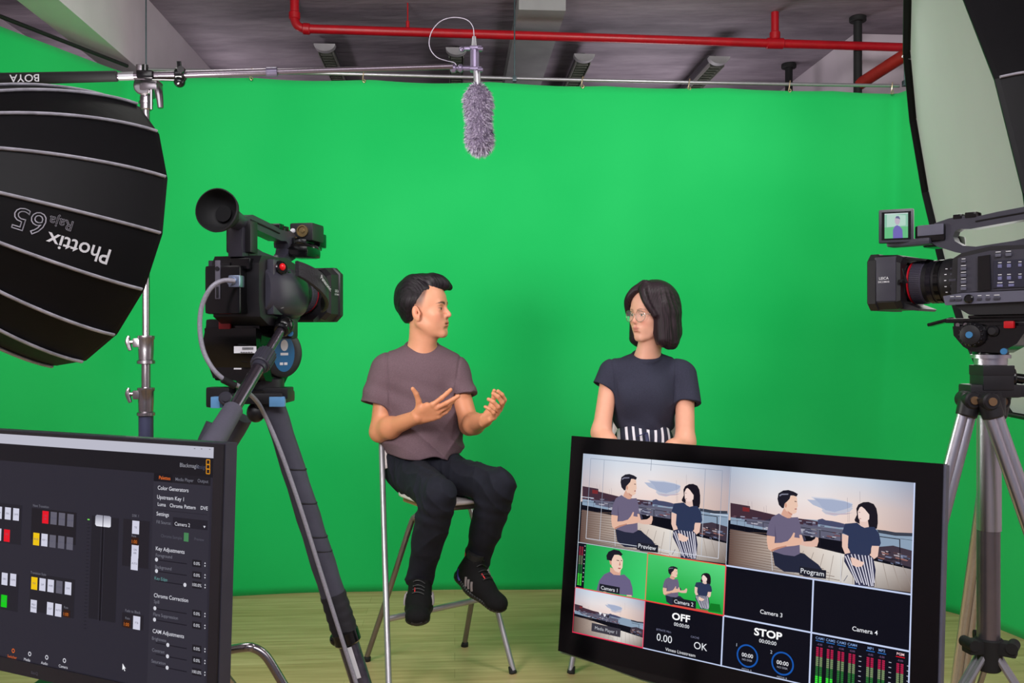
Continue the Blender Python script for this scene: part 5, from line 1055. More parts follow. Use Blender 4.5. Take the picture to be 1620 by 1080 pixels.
for x in (308, 319, 332): u, v = mp_(x, 709.5+(x-308)*.05); cv.rect(u-.0012, v-.0006, u+.0012, v+.0004, (120, 120, 130))
cv.build('screen_picture', t, estr=1.0, step=.000004)

# chrome chair leg arc at the bottom left
t = thing('tubular_chair', 'chrome tube chair frame curving out from behind the computer monitor', 'chair', P(395, 1030, 1.9)*1)
INV[t] = Matrix.Translation(-t.location)
b = MB(); b.tube([P(250, 1046, 1.98), P(330, 1033, 1.95), P(385, 1024, 1.90), P(402, 1025, 1.90), P(416, 1033, 1.90), P(428, 1048, 1.9), P(452, 1088, 1.9), P(520, 1200, 1.9), (-.28, 1.9, .012)], .0095, 14, 6); obj('frame', b, M_CHROME, t, smooth=60)
b = MB(); a = P(250, 1046, 1.98); b.tube([a, a+Vector((-.1, -.02, .0)), a+Vector((-.12, -.3, -.01)), a+Vector((.05, -.33, -.01)), a+Vector((.15, -.33, -.15)), (-.40, 1.62, .012)], .0095, 14, 6); b.tube([a+Vector((-.05, -.01, 0)), (-.9, 2.0, .012)], .0095, 12, 1); b.tube([a+Vector((-.11, -.25, -.01)), (-.95, 1.55, .012)], .0095, 12, 1); obj('rear_frame', b, M_CHROME, t, smooth=60)
b = MB(); b.box(a+Vector((-.03, -.17, .02)), (.26, .30, .03), bev=.012); obj('seat', b, M_BLACK, t)
# ---------------------------------------------------------------- implicit surfaces (for bodies, hair and clothes)
def A3(v): return np.array([v[0], v[1], v[2]], dtype=np.float32)
def unit(v): v = np.asarray(v, float); return v/np.linalg.norm(v)
class Field:
    def __init__(s, lo, hi, h):
        s.lo = np.array(lo, float); s.h = h; s.n = np.ceil((np.array(hi)-s.lo)/h).astype(int)+1
        s.a = np.full(s.n, .5, np.float32); s.ax = [s.lo[i]+np.arange(s.n[i])*h for i in range(3)]
    def _sub(s, c0, c1, pad):
        lo = np.minimum(c0, c1)-pad; hi = np.maximum(c0, c1)+pad
        i0 = np.clip(np.floor((lo-s.lo)/s.h).astype(int), 0, s.n-1); i1 = np.clip(np.ceil((hi-s.lo)/s.h).astype(int)+1, 1, s.n)
        sl = tuple(slice(a, b) for a, b in zip(i0, i1))
        X = s.ax[0][sl[0]].astype(np.float32)[:, None, None]; Y = s.ax[1][sl[1]].astype(np.float32)[None, :, None]; Z = s.ax[2][sl[2]].astype(np.float32)[None, None, :]
        return sl, X, Y, Z
    def comb(s, sl, d, k, op):
        a = s.a[sl]
        if op == '+':
            if k > 0: h = np.clip(.5+.5*(a-d)/k, 0, 1); s.a[sl] = a*(1-h)+d*h-k*h*(1-h)
            else: s.a[sl] = np.minimum(a, d)
        else:
            d = -d
            if k > 0: h = np.clip(.5-.5*(a-d)/k, 0, 1); s.a[sl] = a*(1-h)+d*h+k*h*(1-h)
            else: s.a[sl] = np.maximum(a, d)
    def cone(s, a, b, ra, rb, k=.01, flat=None, op='+', cut=None):
        """round cone a->b; flat=(axis, scale) squashes along axis; cut=(point, normal) keeps the side the normal leaves"""
        a = np.asarray(a, float); b = np.asarray(b, float); m = max(ra, rb)
        sl, X, Y, Z = s._sub(a, b, m+k+3*s.h); ab = b-a
        px, py, pz = X-a[0], Y-a[1], Z-a[2]
        if flat is not None:
            n, sc_ = unit(flat[0]), flat[1]; q = (px*n[0]+py*n[1]+pz*n[2])*(1/sc_-1); px = px+n[0]*q; py = py+n[1]*q; pz = pz+n[2]*q
            ab = ab+n*(ab@n)*(1/sc_-1)
        L2 = max(ab@ab, 1e-9); t = np.clip((px*ab[0]+py*ab[1]+pz*ab[2])/L2, 0, 1)
        d = np.sqrt((px-t*ab[0])**2+(py-t*ab[1])**2+(pz-t*ab[2])**2)-(ra+(rb-ra)*t)
        if flat is not None: d = d*(flat[1]**.6)
        if cut is not None:
            p, n = np.asarray(cut[0], float), unit(cut[1]); d = np.maximum(d, (X-p[0])*n[0]+(Y-p[1])*n[1]+(Z-p[2])*n[2])
        s.comb(sl, d.astype(np.float32), k, op)
    def chain(s, pts, rs, k=.01, op='+', n=6):
        """smooth tapered strand through pts, blended once as a whole"""
        P_ = np.array(pts, float); q = []; qr = []
        for i in range(len(P_)-1):
            p0, p1, p2, p3 = P_[max(i-1, 0)], P_[i], P_[i+1], P_[min(i+2, len(P_)-1)]
            for j in range(n): t = j/n; q.append(.5*((2*p1)+(p2-p0)*t+(2*p0-5*p1+4*p2-p3)*t*t+(3*p1-p0-3*p2+p3)*t**3)); qr.append(rs[i]*(1-t)+rs[i+1]*t)
        q.append(P_[-1]); qr.append(rs[-1]); q = np.array(q)
        sl, X, Y, Z = s._sub(q.min(0), q.max(0), max(qr)+k+3*s.h); D = None
        for i in range(len(q)-1):
            a, ab = q[i], q[i+1]-q[i]; px, py, pz = X-a[0], Y-a[1], Z-a[2]; t = np.clip((px*ab[0]+py*ab[1]+pz*ab[2])/max(ab@ab, 1e-9), 0, 1)
            d = np.sqrt((px-t*ab[0])**2+(py-t*ab[1])**2+(pz-t*ab[2])**2)-(qr[i]+(qr[i+1]-qr[i])*t); D = d if D is None else np.minimum(D, d)
        s.comb(sl, D.astype(np.float32), k, op)
    def ell(s, c, r, R=None, k=.01, op='+'):
        c = np.asarray(c, float); r = np.asarray(r, float); sl, X, Y, Z = s._sub(c, c, r.max()+k+3*s.h)
        px, py, pz = X-c[0], Y-c[1], Z-c[2]
        if R is not None:
            R = np.array(R); qx = px*R[0, 0]+py*R[1, 0]+pz*R[2, 0]; qy = px*R[0, 1]+py*R[1, 1]+pz*R[2, 1]; qz = px*R[0, 2]+py*R[1, 2]+pz*R[2, 2]
        else: qx, qy, qz = px, py, pz
        k0 = np.sqrt((qx/r[0])**2+(qy/r[1])**2+(qz/r[2])**2); k1 = np.sqrt((qx/r[0]**2)**2+(qy/r[1]**2)**2+(qz/r[2]**2)**2)+1e-6
        s.comb(sl, (k0*(k0-1)/k1).astype(np.float32), k, op)
    def warp(s, fn, lo=None, hi=None):
        """add fn(X,Y,Z) to the field near the surface"""
        sl = tuple(slice(None) for _ in range(3)) if lo is None else tuple(slice(max(0, int((a-l)/s.h)), int((b-l)/s.h)+1) for a, b, l in zip(lo, hi, s.lo))
        X = s.ax[0][sl[0]].astype(np.float32)[:, None, None]; Y = s.ax[1][sl[1]].astype(np.float32)[None, :, None]; Z = s.ax[2][sl[2]].astype(np.float32)[None, None, :]
        s.a[sl] += fn(X, Y, Z).astype(np.float32)
    def mesh(s, smooth=0):
        a = s.a; a[0] = a[-1] = .5; a[:, 0] = a[:, -1] = .5; a[:, :, 0] = a[:, :, -1] = .5
        I = a < 0; n = a.shape
        cnt = np.zeros(tuple(k-1 for k in n), np.int8)
        for i in (0, 1):
            for j in (0, 1):
                for k in (0, 1): cnt += I[i:n[0]-1+i, j:n[1]-1+j, k:n[2]-1+k]
        act = (cnt > 0) & (cnt < 8); idx = np.full(cnt.shape, -1, np.int32); C_ = np.argwhere(act); idx[act] = np.arange(len(C_))
        cor = np.array([(i, j, k) for i in (0, 1) for j in (0, 1) for k in (0, 1)])
        v = np.stack([a[C_[:, 0]+c[0], C_[:, 1]+c[1], C_[:, 2]+c[2]] for c in cor], 1)
        acc = np.zeros((len(C_), 3)); num = np.zeros(len(C_))
        for i in range(8):
            for j in range(i+1, 8):
                if np.abs(cor[i]-cor[j]).sum() != 1: continue
                m = (v[:, i] < 0) != (v[:, j] < 0); t = v[m, i]/(v[m, i]-v[m, j]); acc[m] += cor[i]+(cor[j]-cor[i])*t[:, None]; num[m] += 1
        V = (C_+acc/num[:, None])*s.h+s.lo
        Q = []
        for ax in range(3):
            o1, o2 = (ax+1) % 3, (ax+2) % 3
            s0 = [slice(1, -1)]*3; s1 = [slice(1, -1)]*3; s0[ax] = slice(0, n[ax]-1); s1[ax] = slice(1, n[ax])
            A = I[tuple(s0)]; B = I[tuple(s1)]; e = np.argwhere(A != B)
            if not len(e): continue
            fl = A[tuple(e.T)]; e = e+1; e[:, ax] -= 1
            def g(d1, d2): q = e.copy(); q[:, o1] -= d1; q[:, o2] -= d2; return idx[q[:, 0], q[:, 1], q[:, 2]]
            q = np.stack([g(0, 0), g(1, 0), g(1, 1), g(0, 1)], 1); q[~fl] = q[~fl][:, ::-1]; Q.append(q)
        Q = np.concatenate(Q); Q = Q[(Q >= 0).all(1)]
        for _ in range(smooth):
            S = np.zeros_like(V); N_ = np.zeros(len(V))
            for i in range(4):
                for j in ((i+1) % 4, (i+3) % 4): np.add.at(S, Q[:, i], V[Q[:, j]]); np.add.at(N_, Q[:, i], 1)
            V = V*.5+.5*S/np.maximum(N_, 1)[:, None]
        return V, Q
def fold(x): return np.abs(np.sin(x*.5))**.7*1.6-.8
def sstep(x, a, b): t = np.clip((x-a)/(b-a), 0, 1); return t*t*(3-2*t)

# ---------------------------------------------------------------- head
class HeadFrame:
    """forward, left, up axes with origin between the ears"""
    def __init__(s, c, fwd, up=(0, 0, 1), sc=1.0):
        f = unit(fwd); l = unit(np.cross(up, f)); u = np.cross(f, l); s.c = np.array(c, float); s.R = np.stack([f, l, u], 1); s.s = sc
    def __call__(s, x, y, z): return s.c+s.R @ (np.array([x, y, z])*s.s)
    def inv(s, V): return ((V-s.c) @ s.R)/s.s
def add_head(F, H, fem=False):
    k = H.s; R = H.R
    E = lambda p, r, kk=.01, op='+', RR=None: F.ell(H(*p), np.array(r)*k, R if RR is None else RR, kk*k, op)
    Cn = lambda a, b, ra, rb, kk=.01, op='+', flat=None: F.cone(H(*a), H(*b), ra*k, rb*k, kk*k, op=op, flat=flat)
    E((-.016, 0, .046), (.098, .077, .086), .02)                       # skull
    E((.030, 0, .035), (.062, .064, .062), .03)                        # forehead
    E((.022, 0, -.018), (.064, .062 if not fem else .060, .070), .03)
    E((.034, 0, -.062), (.048, .046 if not fem else .042, .036), .03)  # jaw
    for y in (-1, 1):
        Cn((-.002, y*.054, -.050), (.050, y*.026, -.090), .013, .014, .03)   # jaw line
        E((.064, y*.038, -.020), (.020, .022, .018), .025)             # cheekbone
        E((.056, y*.030, -.045), (.020, .020, .026), .03)
    Cn((.074, -.009, -.098), (.074, .009, -.098), .0165, .0165, .022)  # chin
    Cn((.078, -.034, .020), (.078, .034, .020), .0095 if not fem else .008, .0095 if not fem else .008, .02)   # brow
    for y in (-1, 1): E((.094, y*.031, .001), (.017, .019, .012), .014, '-')       # socket
    for y in (-1, 1): E((.0735, y*.031, .0005), (.0145, .0165, .0135), .006)        # eyelid mass
    nl = .112 if not fem else .107
    Cn((.083, 0, .014), (nl-.008, 0, -.018), .0065, .0085, .012)
    E((nl-.007, 0, -.026), (.0105, .0105, .0092), .007)                # tip
    for y in (-1, 1): E((nl-.019, y*.0115, -.029), (.010, .0068, .0072), .006)
    for y in (-1, 1): E((nl-.014, y*.006, -.0375), (.004, .003, .003), .002, '-')
    E((.074, 0, -.060), (.022, .030, .026), .02)                       # muzzle
    E((.0880, 0, -.0545), (.0085, .026, .0052), .006)
    E((.0865, 0, -.0655), (.0088, .0225, .0060), .006)
    E((.098, 0, -.0600), (.012, .022, .0011 if fem else .0020), .002, '-')
    E((.094, 0, -.046), (.006, .0035, .008), .004, '-')
    E((.092, 0, -.078), (.007, .018, .005), .010, '-')
    for y in (-1, 1):
        E((.090, y*.031, .0005), (.0060, .0125, .0026 if not fem else .0034), .002, '-')   # eye opening
        # ear
        ax = H.R @ np.array(Matrix.Rotation(y*.30, 3, 'Z')) @ np.array(Matrix.Rotation(-.18, 3, 'Y'))
        E((-.002, y*.082, -.012), (.0195, .0065, .031), .004, RR=ax); E((.004, y*.080, -.034), (.010, .005, .012), .005, RR=ax)
        E((.002, y*.0885, -.004), (.0115, .0055, .019), .003, '-', RR=ax); E((.002, y*.084, -.010), (.0055, .006, .009), .002, '-', RR=ax)
        E((.013, y*.081, -.014), (.006, .0045, .009), .003, RR=ax)
    return
def eyes(H, parent):
    for y in (-1, 1):
        c = H(.0745, y*.031, .0005); k = H.s; b = MB(); b.ball(c, .0125*k, 20); e = obj('eye', b, mat('eye_white', (196, 180, 172), .35), parent)
        f = Vector(H.R[:, 0]); b = MB(); b.lathe([(.0001, .0002), (.0050*k, -.0004)][::-1], Vector(c)+f*.0124*k, f, 20, cap=False); b.lathe([(.0052*k, 0), (.0050*k, .0010), (.0001, .0014)], Vector(c)+f*.0116*k, f, 20, cap=False)
        obj('iris', b, mat('dark_iris', (20, 12, 10), .35), e)
def skin_cols(V, H, base, fem=False, hairy=True):
    Lc = H.inv(V); x, y, z = Lc.T; n = len(V)
    c = np.tile(np.array(lin(base)), (n, 1)); head = (z > -.13) & (np.abs(x) < .14) & (np.abs(y) < .1)
    def mix(m, rgb, a):
        nonlocal c
        m = (m*a)[:, None]; c = c*(1-m)+np.array(lin(rgb))*m
    bl = lambda cx, cy, cz, rx, ry, rz: np.exp(-(((x-cx)/rx)**2+((np.abs(y)-cy)/ry)**2+((z-cz)/rz)**2))*head
    mix(bl(.075, .040, -.030, .03, .020, .020), (232, 140, 124), .45)          # cheeks
    mix(bl(.10, 0, -.028, .02, .02, .012), (226, 140, 124), .35)
    mix(sstep(bl(.094, 0, -.0545, .034, .025, .0056), .35, .65), (184, 98, 88) if not fem else (196, 110, 106), .7)
    mix(sstep(bl(.092, 0, -.0655, .034, .022, .0070), .4, .65), (200, 112, 102), .65)
    mix(sstep(bl(.092, 0, -.0600, .034, .024, .0018), .3, .8), (84, 34, 32), .9 if not fem else .6)
    away = sstep(-z, .135, .24)
    mix(away, (204, 136, 102) if not fem else (228, 164, 138), 1.0)
    bz = .0225+.006*(1-((np.abs(y)-.033)/.018)**2)*.6
    hw = (.0058 if not fem else .0036)*(1.15-(np.abs(y)-.012)/.05)
    br = sstep(hw*1.25-np.abs(z-bz), 0, hw*.7)*sstep(np.abs(y), .008, .015)*sstep(.056-np.abs(y), 0, .010)*((x > .03) & head)
    mix(br, (38, 26, 28), .88 if not fem else .55)
    lash = np.exp(-((z-.0042-.001*(1-((np.abs(y)-.031)/.014)**2))/.0016)**2)*sstep(.018-np.abs(np.abs(y)-.031), 0, .005)*((x > .06) & head)
    mix(lash, (30, 18, 20), .95)
    mix(bl(.085, .031, .0, .02, .018, .010), (196, 130, 112), .3)
    for s_ in (1,):
        ear = (np.abs(y) > .078) & (np.abs(x-.004) < .022) & (np.abs(z) < .03) & head; mix(ear.astype(float), (232, 140, 118), .35)
    if hairy:   # faded short hair on the sides
        az = (x < .052-.0*z) & (z > -.05) & head & ~((np.abs(y) > .0775) & (np.abs(x-.002) < .024) & (np.abs(z+.014) < .036))
        low = np.interp(x, [-.1, -.035, -.01, .02, .034, .05], [-.08, -.05, -.012, -.004, .02, .08])
        f = sstep(z, low-.004, low+.050)*sstep(-x, -.062, -.040)*az
        mix(f, (48, 36, 40), .80)
    return c
# ---------------------------------------------------------------- hands
def hand(F, W, d, n, side, curls, spread, thumb, s=1.0, k=.004):
    """W wrist, d towards the knuckles, n out of the palm, side = towards the thumb; curls: 3 joint angles per finger"""
    d, n = unit(d), unit(n); n = unit(n-d*(n@d)); sd = unit(np.cross(d, n)); sd = sd if sd @ unit(side) > 0 else -sd
    W = np.asarray(W, float); fl = (n, .62)
    tips = []
    for q, L in ((.030, .088), (.010, .092), (-.011, .088), (-.030, .080)):
        F.cone(W+sd*q*.55*s, W+d*L*s+sd*q*s*.92, .0175*s, .0125*s, .010, flat=(n, .72))
    F.cone(W+d*.02*s+sd*.018*s+n*.006*s, W+d*.060*s+sd*.030*s+n*.008*s, .016*s, .012*s, .012)
    F.cone(W+d*.02*s-sd*.018*s+n*.006*s, W+d*.055*s-sd*.026*s+n*.005*s, .014*s, .011*s, .012)
    for i, (q, L0, segs, r) in enumerate(((.0285, .090, (.043, .026, .021), .0096), (.0095, .095, (.047, .030, .022), .0098), (-.0100, .091, (.043, .028, .021), .0093), (-.0285, .081, (.034, .021, .019), .0085))):
        p = W+d*L0*s+sd*q*s; dr = unit(d+sd*spread[i]); a = 0; nn = n
        for j, sg in enumerate(segs):
            a += curls[i][j]; v = dr*math.cos(a)+nn*math.sin(a); p2 = p+v*sg*s
            F.cone(p, p2, (r-.0006*j)*s, (r-.0006*(j+1))*s, k if j else .006); p = p2
        tips.append(p)
    b0, v1, v2, v3 = thumb   # local (d, side, n) directions
    loc = lambda v: d*v[0]+sd*v[1]+n*v[2]
    p = W+loc(np.array(b0))*s
    for j, (v, sg, r0, r1) in enumerate(((v1, .042, .0145, .0112), (v2, .032, .0110, .0098), (v3, .026, .0098, .0078))):
        p2 = p+unit(loc(np.array(v)))*sg*s; F.cone(p, p2, r0*s, r1*s, .012 if j == 0 else k); p = p2
    return tips
# ---------------------------------------------------------------- bar stools
def stool(label, A, B, Cc, D, Fv, Uv, seatc, topz, ta, tb, fa, fb):
    A, B, Cc, D, seatc, ta, tb, fa, fb = (Vector(v) for v in (A, B, Cc, D, seatc, ta, tb, fa, fb))
    t = thing('bar_stool', label, 'bar stool', ((A+B+Cc+D)/4), group='matching bar stools')
    F_, U_ = Vector(Fv), Vector(Uv); w_ = (B-A).length
    for nm, p0, p1 in (('leg', A, ta), ('leg', B, tb)):
        b = MB(); b.tube([p0+Vector((0, 0, .012)), p0.lerp(p1, .6), p1], .0115, 16, 1); l_ = obj(nm, b, M_STEEL, t)
        b = MB(); b.cyl(p0, p0+(p1-p0)*.028, .016, .0135, bev=.002); obj('rubber_foot', b, M_RUB, l_)
    sz = seatc.z-.03
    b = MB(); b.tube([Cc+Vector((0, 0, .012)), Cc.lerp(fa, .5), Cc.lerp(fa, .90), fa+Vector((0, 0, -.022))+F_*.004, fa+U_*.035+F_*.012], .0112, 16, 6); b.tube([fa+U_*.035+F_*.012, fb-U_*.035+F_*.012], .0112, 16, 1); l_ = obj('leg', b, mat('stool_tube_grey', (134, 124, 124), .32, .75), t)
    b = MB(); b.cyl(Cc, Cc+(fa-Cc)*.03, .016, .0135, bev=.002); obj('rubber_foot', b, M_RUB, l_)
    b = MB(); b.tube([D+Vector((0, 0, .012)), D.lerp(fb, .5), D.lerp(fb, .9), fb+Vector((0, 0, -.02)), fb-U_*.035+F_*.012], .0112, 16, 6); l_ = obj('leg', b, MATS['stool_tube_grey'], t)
    b = MB(); b.cyl(D, D+(fb-D)*.03, .016, .0135, bev=.002); obj('rubber_foot', b, M_RUB, l_)
    b = MB(); fr = .278/topz; b.cyl(A.lerp(ta, fr), B.lerp(tb, fr), .0115); obj('foot_rest', b, M_STEEL, t)
    # seat shell
    def sp(u, v):  # superellipse plate, dished
        a = 2*PI*u; r = v; n_ = 3.6; cx = abs(math.cos(a))**(2/n_)*(1 if math.cos(a) > 0 else -1); sy = abs(math.sin(a))**(2/n_)*(1 if math.sin(a) > 0 else -1)
        return seatc+U_*cx*.172*r+F_*sy*.165*r+Vector((0, 0, -.010*max(0, sy*r)**3*1.2-.006*(1-r*r)))
    b = MB(); b.grid(lambda u, v: sp(u, v), 48, 10); bmesh.ops.remove_doubles(b.bm, verts=b.bm.verts, dist=.0004)
    s_ = obj('seat', b, M_WHITE, t, smooth=60); m = s_.modifiers.new('t', 'SOLIDIFY'); m.thickness = .012; m.offset = 0
    for u in (-.13, .13):
        b = MB(); b.box(seatc+U_*u-F_*.03+Vector((0, 0, -.022)), (.03, .14, .02), Matrix((U_, -F_, Vector((0, 0, 1)))).transposed(), bev=.003)
        obj('seat_bracket', b, mat('seat_underside', (150, 110, 80), .5), t)
    # back rest panel between the two long legs
    def bp(u, v):
        z = topz-.17+.18*v; q = (z-A.z)/topz; p = A.lerp(ta, q).lerp(B.lerp(tb, q), .5)
        p = A.lerp(ta, q).lerp(B.lerp(tb, q), .01+.98*u); return Vector((p.x, p.y, z))-F_*(.035*(1-(2*u-1)**2))
    b = MB(); b.grid(bp, 16, 8); s_ = obj('backrest', b, M_WHITE, t, smooth=60); m = s_.modifiers.new('t', 'SOLIDIFY'); m.thickness = .014; m.offset = 0
    return t
FS = Vector((.273, -.962, 0)); US = Vector((.962, .273, 0))
stool('white seated bar stool with grey tube legs under the man in brown shirt', (-.438, 3.25, 0), (.005, 3.593, 0), (-.597, 3.735, 0), (-.204, 3.914, 0), (.52, -.854, 0), (.854, .52, 0), (-.262, 3.645, .700), .97, (-.536, 3.72, .97), (-.277, 3.92, .97), (-.368, 3.46, .668), (-.095, 3.60, .668))
FW = Vector((-.12, -.993, 0)).normalized(); UW = Vector((.993, -.12, 0)).normalized()
sw = Vector((.56, 3.70, .690))
stool('white backed bar stool under the woman in dark shirt', (.232, 3.593, 0), (.72, 3.43, 0), (.33, 3.96, 0), (.76, 3.86, 0), (-.27, -.963, 0), (.963, -.27, 0), (.54, 3.70, .70), 1.0, (.43, 3.90, 1.0), (.755, 3.83, 1.0), (.37, 3.60, .668), (.65, 3.53, .668))

# ---------------------------------------------------------------- the man
SKIN = attr_mat('skin', .46, bump=.12, bscale=500, sss=.12, spec=.35)
YT = 3.70
def N(p): return np.array([p[0], p[1], p[2]], float)
t = thing('person', 'seated man in grey brown t-shirt, black trousers and black shoes, gesturing with both hands', 'person', (-.36, 3.70, .78))
hc = P(671, 491, 3.68); ph = 17*PI/180
HM = HeadFrame(hc, (math.cos(ph), -math.sin(ph), .06), (-.06, 0, 1), 1.0)
sR, sL = N(P(612, 583, 3.71)), N(P(719, 587, 3.74))
eR, eL = N(P(601, 683, 3.66)), N(P(743, 672, 3.66))
wR, wL = N(P(661, 659, 3.48)), N(P(768, 664, 3.42))
F = Field((-.66, 3.22, .74), (.06, 3.92, 1.66), .0027)
add_head(F, HM)
nb = N(P(668, 560, 3.73)); nt = HM(-.020, 0, -.055)
F.cone(nb, nt, .057, .044, .02); F.cone(nb+[.0, -.02, -.0], HM(.02, 0, -.075), .045, .040, .02)
F.cone(N(P(640, 586, 3.73)), N(P(700, 586, 3.73)), .042, .042, .02)
fac = (.15, -.99, 0)
F.cone(N(P(668, 600, 3.73)), N(P(668, 705, 3.73)), .125, .12, .05, flat=(fac, .62))
def arm(F, s_, e, w_, r=(.040, .039, .033, .039, .0265), kk=.032):
    F.cone(s_, e, r[0], r[1], kk); m = e+(w_-e)*.28; F.cone(e, m, r[2], r[3], kk); F.cone(m, w_, r[3]-.001, r[4], kk)
arm(F, sR, eR, wR); arm(F, sL, eL, wL)
# right hand (nearer the left of the picture): fingers pointing right, thumb up
dR = N(P(727, 636, 3.40))-wR
hand(F, wR, dR, (-.10, .86, .35), (-.25, -.1, 1), [(.35, .25, .15), (.18, .15, .1), (.62, .45, .25), (.72, .5, .3)], [.16, .03, -.07, -.16],
     ((.018, .022, .006), (.45, .85, .10), (.25, 1.0, .05), (.02, 1.0, -.05)), .98)
# left hand: palm up, fingers curled towards the viewer's right
dL = N(P(800, 645, 3.33))-N(P(770, 664, 3.42))
hand(F, wL, dL, (-.45, -.45, .75), (.1, .7, .65), [(.35, .75, .45), (.45, .85, .5), (.55, .9, .5), (.65, .9, .5)], [.10, .02, -.06, -.14],
     ((.02, .020, .010), (.62, .70, .35), (.75, .45, .50), (.75, .15, .65)), .95)
V, Q = F.mesh(1); del F
cols = skin_cols(V, HM, (214, 150, 120))
body = np_mesh('body', V, Q, SKIN, t, cols, INV[t]); eyes(HM, t)
# hair
def hair_obj(F, name, rgb, parent, H, label=None, streak=(6, 60, 60)):
    V, Q = F.mesh(1); Lc = H.inv(V)
    if name == 'black': top = sstep(Lc[:, 2], .05, .085); S_v = np.stack([Lc[:, 1]*620*top, (Lc[:, 0]-Lc[:, 2]*.45)*520*(1-top), Lc[:, 0]*9], 1)
    else: S_v = np.stack([np.arctan2(Lc[:, 1], Lc[:, 0]+.03)*62+sstep(Lc[:, 2], .09, .14)*Lc[:, 0]*150, Lc[:, 2]*7, Lc[:, 2]*0], 1)
    m = bpy.data.materials.get('hair_'+name)
    if m is None:
        m = bpy.data.materials.new('hair_'+name); m.use_nodes = True; nt_ = m.node_tree; b = nt_.nodes['Principled BSDF']
        at = nt_.nodes.new('ShaderNodeAttribute'); at.attribute_name = 'Col'; nt_.links.new(at.outputs['Color'], b.inputs['Base Color'])
        sa_ = nt_.nodes.new('ShaderNodeAttribute'); sa_.attribute_name = 'strand'; nz = nt_.nodes.new('ShaderNodeTexNoise'); nz.inputs['Scale'].default_value = 1.0; nz.inputs['Detail'].default_value = 3; nt_.links.new(sa_.outputs['Vector'], nz.inputs['Vector'])
        rm = nt_.nodes.new('ShaderNodeMapRange'); rm.inputs[1].default_value = .3; rm.inputs[2].default_value = .7; rm.inputs[3].default_value = .35; rm.inputs[4].default_value = 1.9; nt_.links.new(nz.outputs['Fac'], rm.inputs[0])
        mu = nt_.nodes.new('ShaderNodeVectorMath'); mu.operation = 'SCALE'; nt_.links.new(at.outputs['Color'], mu.inputs[0]); nt_.links.new(rm.outputs[0], mu.inputs['Scale']); nt_.links.new(mu.outputs[0], b.inputs['Base Color'])
        bp = nt_.nodes.new('ShaderNodeBump'); bp.inputs['Strength'].default_value = .7; bp.inputs['Distance'].default_value = .0016; nt_.links.new(nz.outputs['Fac'], bp.inputs['Height']); nt_.links.new(bp.outputs[0], b.inputs['Normal'])
        b.inputs['Roughness'].default_value = .42; b.inputs['Specular IOR Level'].default_value = .22
    rn = np.random.RandomState(4); s1 = np.sin(Lc @ np.array([20, 900, 60.])+3*np.sin(Lc[:, 0]*40)+2*np.sin(Lc[:, 2]*50)); s2 = rn.rand(len(V))
    w_ = (.55+.35*s1+.25*(s2-.5))[:, None]; c_ = np.array(lin(rgb))*(.5+.9*w_)
    o = np_mesh('hair', V, Q, m, parent, c_, INV[parent]); a_ = o.data.attributes.new('strand', 'FLOAT_VECTOR', 'POINT'); a_.data.foreach_set('vector', S_v.astype(np.float32).ravel()); return o
F = Field(N(hc)-[.17, .17, .12], N(hc)+[.17, .17, .20], .0019); R = HM.R
E_ = lambda p, r, kk=.01, op='+', RR=None: F.ell(HM(*p), r, R if RR is None else RR, kk, op)
E_((-.022, 0, .060), (.100, .081, .086), .01)
E_((-.044, 0, .034), (.074, .077, .078), .02)
E_((-.044, 0, -.022), (.046, .052, .050), .02)
F.cone(HM(-.03, .010, .098), HM(.060, .018, .112), .052, .034, .03, flat=(R[:, 2], .9))
F.cone(HM(.045, -.010, .116), HM(.092, .020, .098), .030, .020, .02); F.cone(HM(.06, .02, .112), HM(.096, .045, .088), .024, .014, .015)
# cut away: face, sides around the ears, neck
E_((.105, 0, .004), (.060, .12, .074), .008, '-')
E_((.080, -.075, .045), (.050, .030, .050), .010, '-'); E_((.080, .085, .04), (.045, .03, .05), .010, '-')
for y in (-1, 1): E_((.020, y*.105, -.012), (.054, .045, .050), .010, '-'); E_((.050, y*.10, .012), (.050, .036, .040), .01, '-'); E_((-.02, y*.10, -.055), (.050, .045, .055), .010, '-')
E_((-.01, 0, -.085), (.10, .12, .048), .01, '-')
def comb(X, Y, Z):
    px, py, pz = X-hc[0], Y-hc[1], Z-hc[2]; x = px*R[0, 0]+py*R[1, 0]+pz*R[2, 0]; y = px*R[0, 1]+py*R[1, 1]+pz*R[2, 1]; z = px*R[0, 2]+py*R[1, 2]+pz*R[2, 2]
    top = sstep(z, .05, .085); side = 1-top
    g = np.sin(y*640+14*np.sin(x*22)+z*120)*.0007*top+np.sin((x-z*.35)*760+9*np.sin(z*40))*.0006*side+np.sin(y*150+x*40+z*60)*.0012*top+np.sin((x-z*.5)*170+z*30)*.0008*side
    part = np.exp(-((y+.046-.02*x)/.0035)**2)*sstep(z, .06, .08)*.0035*sstep(x, -.06, .0)
    return g+part
F.warp(comb)
hair_obj(F, 'black', (24, 18, 24), t, HM); del F

